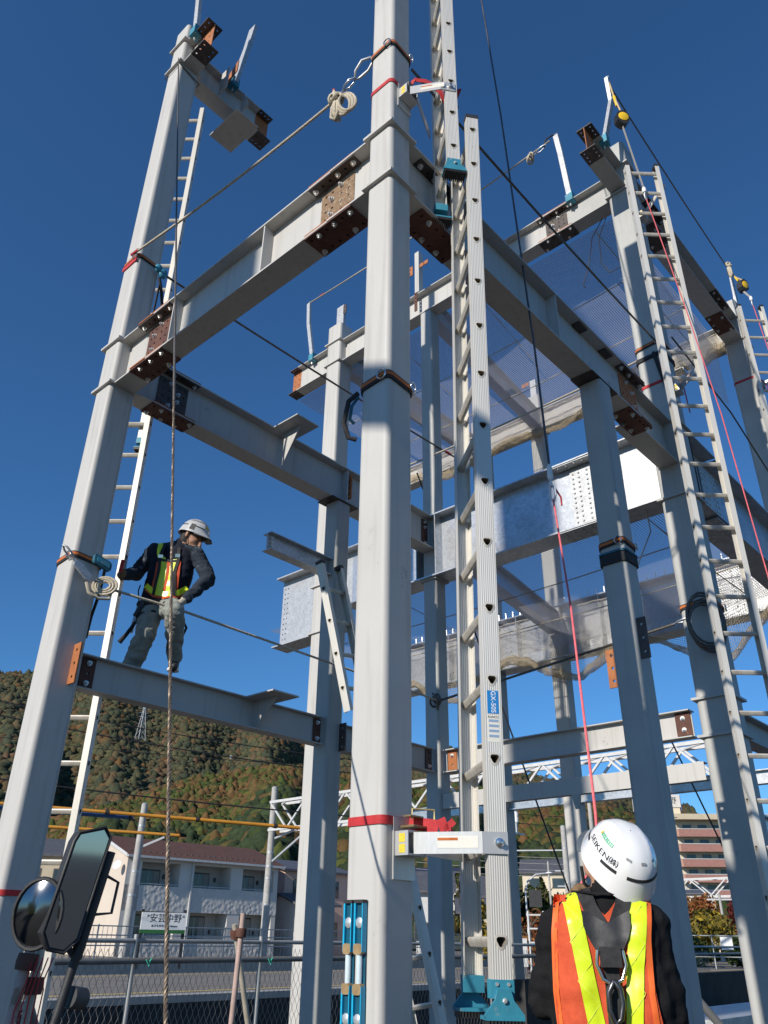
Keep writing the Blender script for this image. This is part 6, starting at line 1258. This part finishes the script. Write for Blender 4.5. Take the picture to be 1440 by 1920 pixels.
for i in range(31):
    t = i/30; z = 1.475-.60*t; xl = -.155-.02*math.sin(t*3)-.012*t; xr = .150-.03*math.sin(min(1, t*1.4)*3.1)*.8+.02*max(0, t-.5)
    zz = lambda x: z-(.11*abs(x)**1.2*6*.25 if t < .2 else 0)
    rows.append([(xl+(xr-xl)*j/20, z-(1-t)**3*max(0, .06-abs(xl+(xr-xl)*j/20-.0))*1.1) for j in range(21)])
dr(rows, .010, 'vest', orangev)
dr(band(poly([(-.150, 1.475), (-.170, 1.36), (-.178, 1.2), (-.170, 1.05), (-.175, .88)]), .009, 30, 3), .014, 'vest_piping', orangep); dr(band(poly([(.150, 1.465), (.126, 1.35), (.115, 1.2), (.122, 1.05), (.14, .88)]), .009, 30, 3), .014, 'vest_piping', orangep)
dr(band(poly([(-.110, 1.478), (-.098, 1.38), (-.082, 1.26), (-.062, 1.12), (-.03, .9)]), .026, 30, 5), .0145, 'reflective_stripe', lime); dr(band(poly([(.112, 1.455), (.096, 1.37), (.075, 1.27), (.055, 1.14), (.035, .9)]), lambda t: .028-.004*t, 30, 5), .0145, 'reflective_stripe', lime)
for sx, P in ((-1, [(-.135, 1.45), (-.072, 1.385), (-.122, 1.335), (-.058, 1.28), (-.108, 1.23), (-.045, 1.17), (-.09, 1.12), (-.03, 1.06), (-.075, 1.0)]), (1, [(.118, 1.44), (.07, 1.38), (.112, 1.33), (.05, 1.26), (.096, 1.20), (.032, 1.13), (.078, 1.06), (.02, 1.0)])): dr(band(poly(P), .0009, 60, 1), .0165, 'stripe_stitching', pm('pale_lime_ridge', (.74, .85, .12), (.68, .79, .1), 10, .3), .001)
for P, nm in (([(-.065, 1.49), (-.045, 1.43), (-.018, 1.38)], 'harness_strap'), ([(.075, 1.485), (.055, 1.43), (.03, 1.38)], 'harness_strap'), ([(.0, 1.37), (.0, 1.2), (-.004, 1.0), (-.004, .88)], 'harness_strap')): dr(band(poly(P), .024, 16, 4), .019, nm, blackp, .005)
rows = [[(-.075+.15*j/10, 1.425-.018*(1-abs(j-5)/5)*2) if i == 0 else ((-.078+.156*j/10)*(1-.62*(i/6)**1.6), 1.40-.105*i/6) for j in range(11)] for i in range(7)]; dr(rows, .026, 'back_pad', black, .008)
h0 = bv.ray_cast(wl(0, -1, 1.326), aw, 2)[0]-aw*.035
q = MB(); q.tube([h0+rw*x+Z_*z for x, z in ((-.038, .035), (-.045, -.005), (-.03, -.045), (0, -.06), (.03, -.045), (.045, -.005), (.038, .035))], .006, 8); q.build('d_ring', chrome, PW, 60)
MB().fr(h0, rw, Z_, aw, -.033, .033, -.012, .045, -.012, .012).build('ring_webbing', blackp, PW)
q = MB(); q.tube([h0+rw*x+Z_*z-aw*.012 for x, z in ((.0, -.05), (-.018, -.08), (-.02, -.13), (-.006, -.165), (.012, -.15), (.022, -.11), (.018, -.07), (.004, -.05))], .009, 8, True); q.tube([h0+rw*.004-Z_*.165, h0+rw*.004-Z_*.20], .012, 8); q.build('lanyard_hook', pm('dark_steel', (.12, .12, .125), (.09, .09, .095), 20, .3, .8), PW, 60)
q = MB()
for k in range(5): cc = h0+rw*(.004+.002*k)-Z_*(.215+.034*k); ax = rw if k % 2 else aw; q.tube([cc+(ax*math.cos(a)*.011+Z_*math.sin(a)*.022) for a in [2*math.pi*i/10 for i in range(10)]], .0045, 6, True)
q.build('lanyard_chain', MATS['dark_steel'], PW, 60); MB().lathe([(.012, 0), (.026, .03), (.03, .08), (.022, .13), (.008, .15)], h0+rw*.012-Z_*.53-aw*.01, Z_, 12).build('swivel_hook', MATS['dark_steel'], PW, 50)
dr(band(poly([(-.10, 1.485), (-.03, 1.475), (.04, 1.475), (.10, 1.48)]), .004, 12, 2), .03, 'collar_edge', blackj, .004)
toC = V((-W0.x, -W0.y, 0)).normalized(); rv_ = V((-toC.y, toC.x, 0)); rv_ = rv_ if rv_.dot(rw) > 0 else -rv_
up_ = (toC*.58+Z_*.66+rv_*.34).normalized(); HW, SS, fr_ = helmet(PW, wl(.066, .015, 1.615)+up_*.012, aw*.8+Z_*.7-rv_*.35, up_, 1.05, hgrey)
_c, _f, _u, _r = fr_; _n = -rv_*.80+toC*.60-Z_*.05; TA = math.atan2(_n.dot(_r), _n.dot(_f)); sg = 1 if (SS(TA+.1, .4)-SS(TA, .4)).z < 0 else -1
greenl = pm('green_label', (.02, .36, .17), (.02, .34, .16), 10, .4)
on_helmet(SS, HW, 'SEIKEN㈱', .30, ink, TA+sg*.06, .33, (sg*1.0, 0.0), (0, .42))
q = MB(); P = [SS(TA+sg*da, hh, .002) for da, hh in ((-.34, .50), (-.12, .50), (.08, .50), (.30, .50), (.30, .565), (.08, .565), (-.12, .565), (-.34, .565))]; q.add(P, [(0, 1, 6, 7), (1, 2, 5, 6), (2, 3, 4, 5)]); q.build('helmet_label', greenl, HW)
on_helmet(SS, HW, '安全衛生推進者', .085, wink, TA, .532, (sg*1.0, 0), (0, .50)); q = MB(); q.add([SS(TA+sg*da, hh, .002) for da, hh in ((-.44, .53), (-.40, .49), (-.36, .53), (-.40, .58))], [(0, 1, 2, 3)]); q.build('helmet_emblem', yellowm, HW)
q = MB(); cs = wl(-.055, .05, 1.62); q.tube([cs, wl(-.05, .08, 1.57), wl(-.02, .12, 1.53)], .006, 6); q.build('chin_strap', blackp, PW, 60)

# ---- worker standing on the beam, holding the ladder and the rope
PB = thing('person', 'worker in denim jacket, lime and orange vest and white helmet standing on the beam', 'person', (3.45, 5.5, 1.87))
pr = []; J, T_, S_, G_, P_, B_, HR, NV = range(8)
def B(tg, a, r0, b, r1): pr.append((tg, V(a), r0, V(b), r1))
nk, ch, pv = V((3.412, 5.490, 2.985)), V((3.385, 5.555, 2.77)), V((3.368, 5.600, 2.49)); rs, ls = V((3.305, 5.735, 2.975)), V((3.505, 5.375, 2.90)); sd = (ls-rs).normalized(); ft = V((-.62, -.72, -.2)).normalized()
for k in (-1, 1): B(NV, pv+sd*k*.080, .105, ch+sd*k*.095-Z_*.05, .108); B(NV, ch+sd*k*.095-Z_*.05, .108, ch+sd*k*.115+Z_*.12, .094); B(J, nk+sd*k*.04-Z_*.02, .055, (rs if k < 0 else ls), .068)
B(NV, pv, .115, ch, .105); B(NV, ch, .105, nk-Z_*.06, .085); B(NV, nk-Z_*.04, .06, nk+Z_*.03, .055)
el, hd = V((3.245, 5.87, 2.78)), V((2.99, 5.66, 2.622)); B(J, rs, .070, el, .060); B(J, el, .060, el.lerp(hd, .78), .044)
le, lh = V((3.575, 5.255, 2.665)), V((3.345, 5.285, 2.375)); B(J, ls, .072, le, .062); B(J, le, .061, le.lerp(lh, .76), .046)
rh, rk, ra = pv-sd*.085-Z_*.05, V((3.155, 5.42, 2.155)), V((3.25, 5.76, 1.83)); rh2 = rh
lh_, lk, la = pv+sd*.08-Z_*.05, V((3.30, 5.27, 2.285)), V((3.50, 5.49, 1.975))
rk = V((3.235, 5.545, 2.14))
B(T_, rh, .106, rk, .082); B(T_, rk, .082, ra, .068); B(B_, ra-Z_*.02, .045, ra+V((.02, -.11, -.07)), .036); B(T_, lh_, .106, lk, .084); B(T_, lk, .082, la+Z_*.04, .064); B(B_, la, .045, la-Z_*.05, .042); B(B_, la-Z_*.055, .04, la+V((-.06, -.10, -.075)), .034)
hcn = V((3.462, 5.415, 3.068)); fd = V((.40, -.80, -.42)).normalized(); hu = (Z_-fd*fd.dot(Z_)).normalized(); hr = fd.cross(hu)
B(S_, nk, .052, hcn-hu*.05, .05); B(S_, hcn, .082, hcn+fd*.03-hu*.03, .072); B(S_, hcn+fd*.055-hu*.075, .040, hcn+fd*.07-hu*.085, .030); B(S_, hcn+fd*.10-hu*.02, .012, hcn+fd*.112-hu*.045, .016); B(S_, hcn+fd*.085-hu*.078-hr*.018, .009, hcn+fd*.085-hu*.078+hr*.018, .009)
for k in (-1, 1): B(S_, hcn+hr*k*.084-hu*.025, .016, hcn+hr*k*.087+hu*.01, .017)
B(HR, hcn-fd*.03-hu*.03, .078, hcn-fd*.01+hu*.01, .084)
px_ = hd; hand(pr, G_, el.lerp(hd, .80), px_, fingers(px_, V((-.75, -.6, -.1)).normalized(), Z_, V((.45, -.8, 0)).normalized(), .075, .0115, 1.1), 1)
px_ = lh; hand(pr, P_, le.lerp(lh, .78), px_, fingers(px_, V((-.75, .2, -.35)).normalized(), V((-.35, -.2, .9)).normalized(), V((-.2, .8, -.5)).normalized(), .078, .012, 1.0), 1)
body, bv = figure('person_beam', pr, [denim, trous, skin, tglove, pglove, shoem, hairm, navyt], .0085, PB, {J: .008, T_: .008, NV: .004}, 5.1)
cz = (Z_-ft*ft.dot(Z_)).normalized(); cu = cz.cross(-ft).normalized(); cu = cu if cu.dot(sd) > 0 else -cu; oc = ch
def db(rows, off, name, mat, th=.003): return drape(bv, rows, oc, cu, cz, -ft, off, th).build(name, mat, PB, 70)
db(band(poly([(-.115, .235), (-.105, .12), (-.055, .04), (-.05, -.1), (-.055, -.22)]), lambda t: .022 if t < .35 else .032, 26, 4), .014, 'reflective_stripe', lime); db(band(poly([(.03, .07), (.038, -.05), (.03, -.22)]), .030, 20, 4), .014, 'reflective_stripe', lime)
for P in ([(-.10, .05), (-.10, -.08), (-.115, -.22)], [(-.012, .05), (-.01, -.08), (-.012, -.22)], [(.078, .05), (.082, -.06), (.08, -.22)]): db(band(poly(P), .016, 16, 2), .012, 'vest_edge', orangev)
db(band(poly([(-.18, -.16), (-.10, -.225), (0, -.24), (.10, -.225), (.17, -.17)]), .022, 24, 3), .017, 'reflective_belt', lime); db(band(poly([(-.18, -.19), (-.10, -.258), (0, -.275), (.10, -.258), (.17, -.20)]), .010, 24, 2), .016, 'vest_hem', orangev)
db(band(poly([(-.075, .22), (-.095, .10), (-.085, -.02), (-.10, -.25)]), .013, 24, 2), .020, 'harness_strap', blackp); db(band(poly([(.06, .18), (.07, .06), (.055, -.05), (.075, -.25)]), .013, 24, 2), .020, 'harness_strap', blackp); db(band(poly([(-.09, .07), (0, .055), (.07, .055)]), .010, 12, 2), .021, 'chest_strap', blackp)
q = MB()
for k in (-.09, .06): h = bv.ray_cast(oc+cu*k+cz*.10+ft*1.0, -ft, 2)[0]; q.fr(h+ft*.022, cu, cz, ft, -.02, .02, -.014, .014, 0, .006)
q.build('buckle', chrome, PB)
w0 = pv-Z_*.02; q = MB(); q.tube([w0+(cu*math.cos(a)*.178+ft*math.sin(a)*.118+V((0, 0, .02*math.cos(a)))) for a in [2*math.pi*i/28 for i in range(28)]], .024, 6, True); q.build('tool_belt', blackp, PB, 60)
for k, (x, y, l) in enumerate(((-.16, .05, .20), (-.175, .0, .27), (-.12, .10, .14))): p_ = w0+cu*x+ft*y; MB().bar(p_, p_-Z_*l-cu*.03*k, .02, .03, cu).build('hanging_tool', (black, galv, black)[k], PB)
p_ = w0-cu*.18+ft*.02; MB().tube([p_+Z_*.0, p_+Z_*.10-cu*.02, p_+Z_*.15-cu*.01], .006, 6).build('hanging_tool', black, PB, 60); MB().tube([p_-Z_*.18, p_-Z_*.28-cu*.05, p_-Z_*.36-cu*.10], [.014, .016, .02], 6).build('hanging_tool', blackp, PB, 60)
p_ = w0+cu*.15+ft*.12; MB().tube([p_, p_+cu*.03-Z_*.10, p_+cu*.10-Z_*.22, p_+cu*.06-Z_*.34, p_+cu*-.03-Z_*.40], .011, 6).build('lanyard', blackp, PB, 60); MB().bar(p_-Z_*.12, p_-cu*.02-Z_*.42, .03, .03, cu).build('shock_pack', black, PB); hook(PB, p_-Z_*.05, (-.1, -.1, -1), .17, .05, chrome); MB().tube([p_, p_-Z_*.08], .012, 6).build('red_webbing', redweb, PB, 60)
for s_ in (-1, 1): lg = (rh if s_ < 0 else lh_).lerp(rk if s_ < 0 else lk, .45); dd = ((rk if s_ < 0 else lk)-(rh if s_ < 0 else lh_)).normalized(); MB().lathe([(.092, -.02), (.094, 0), (.092, .02)], lg, dd, 18, cap=False).build('leg_loop', blackp, PB, 50)
MB().lathe([(.047, -.012), (.05, 0), (.045, .012)], la+V((-.03, -.05, -.085)), Z_, 12).build('shoe_sole', whitep, PB, 50)
HB, SB_, fb = helmet(PB, hcn+hu*.022, fd+hu*.15, hu-fd*.1, 1.0, hgrey, True, pm('helmet_worn_shade_grey', (.50, .51, .52), (.40, .41, .42), 6, .35, c3=(.25, .25, .25), s3=12, t3=.62))  # dirty white shell, greyed to put its shade into the colour
q = MB(); q.add([SB_(1.35+da, hh, .003) for da, hh in ((-.16, .06), (.16, .06), (.16, .30), (-.16, .30))], [(0, 1, 2, 3)]); q.build('helmet_badge', black, HB); q = MB(); q.add([SB_(a, h, .003) for a, h in ((.42, .30), (.22, .28), (.08, .38), (.25, .46), (.40, .40))], [(0, 1, 2, 3, 4)]); q.build('helmet_emblem', yellowm, HB)
q = MB()
for k in (-.05, .03): q.add([SB_(a, .55+k+.02*math.cos(a), .003) for a in np.linspace(.2, 1.9, 12)]+[SB_(a, .57+k+.02*math.cos(a), .003) for a in np.linspace(.2, 1.9, 12)], [(i, i+1, 13+i, 12+i) for i in range(11)])
q.build('helmet_lines', ink, HB); MB().tube([hcn-hr*.088-hu*.0, hcn-hr*.07+fd*.02-hu*.08, hcn+fd*.05-hu*.125, hcn+hr*.07+fd*.02-hu*.08, hcn+hr*.088], .005, 5).build('chin_strap', blackp, PB, 60)
for k in (-1, 1): MB().ball(hcn+fd*.078+hr*k*.028-hu*.012, .008, 8, 6).build('eye', ink, PB)
bpy.context.view_layer.update()
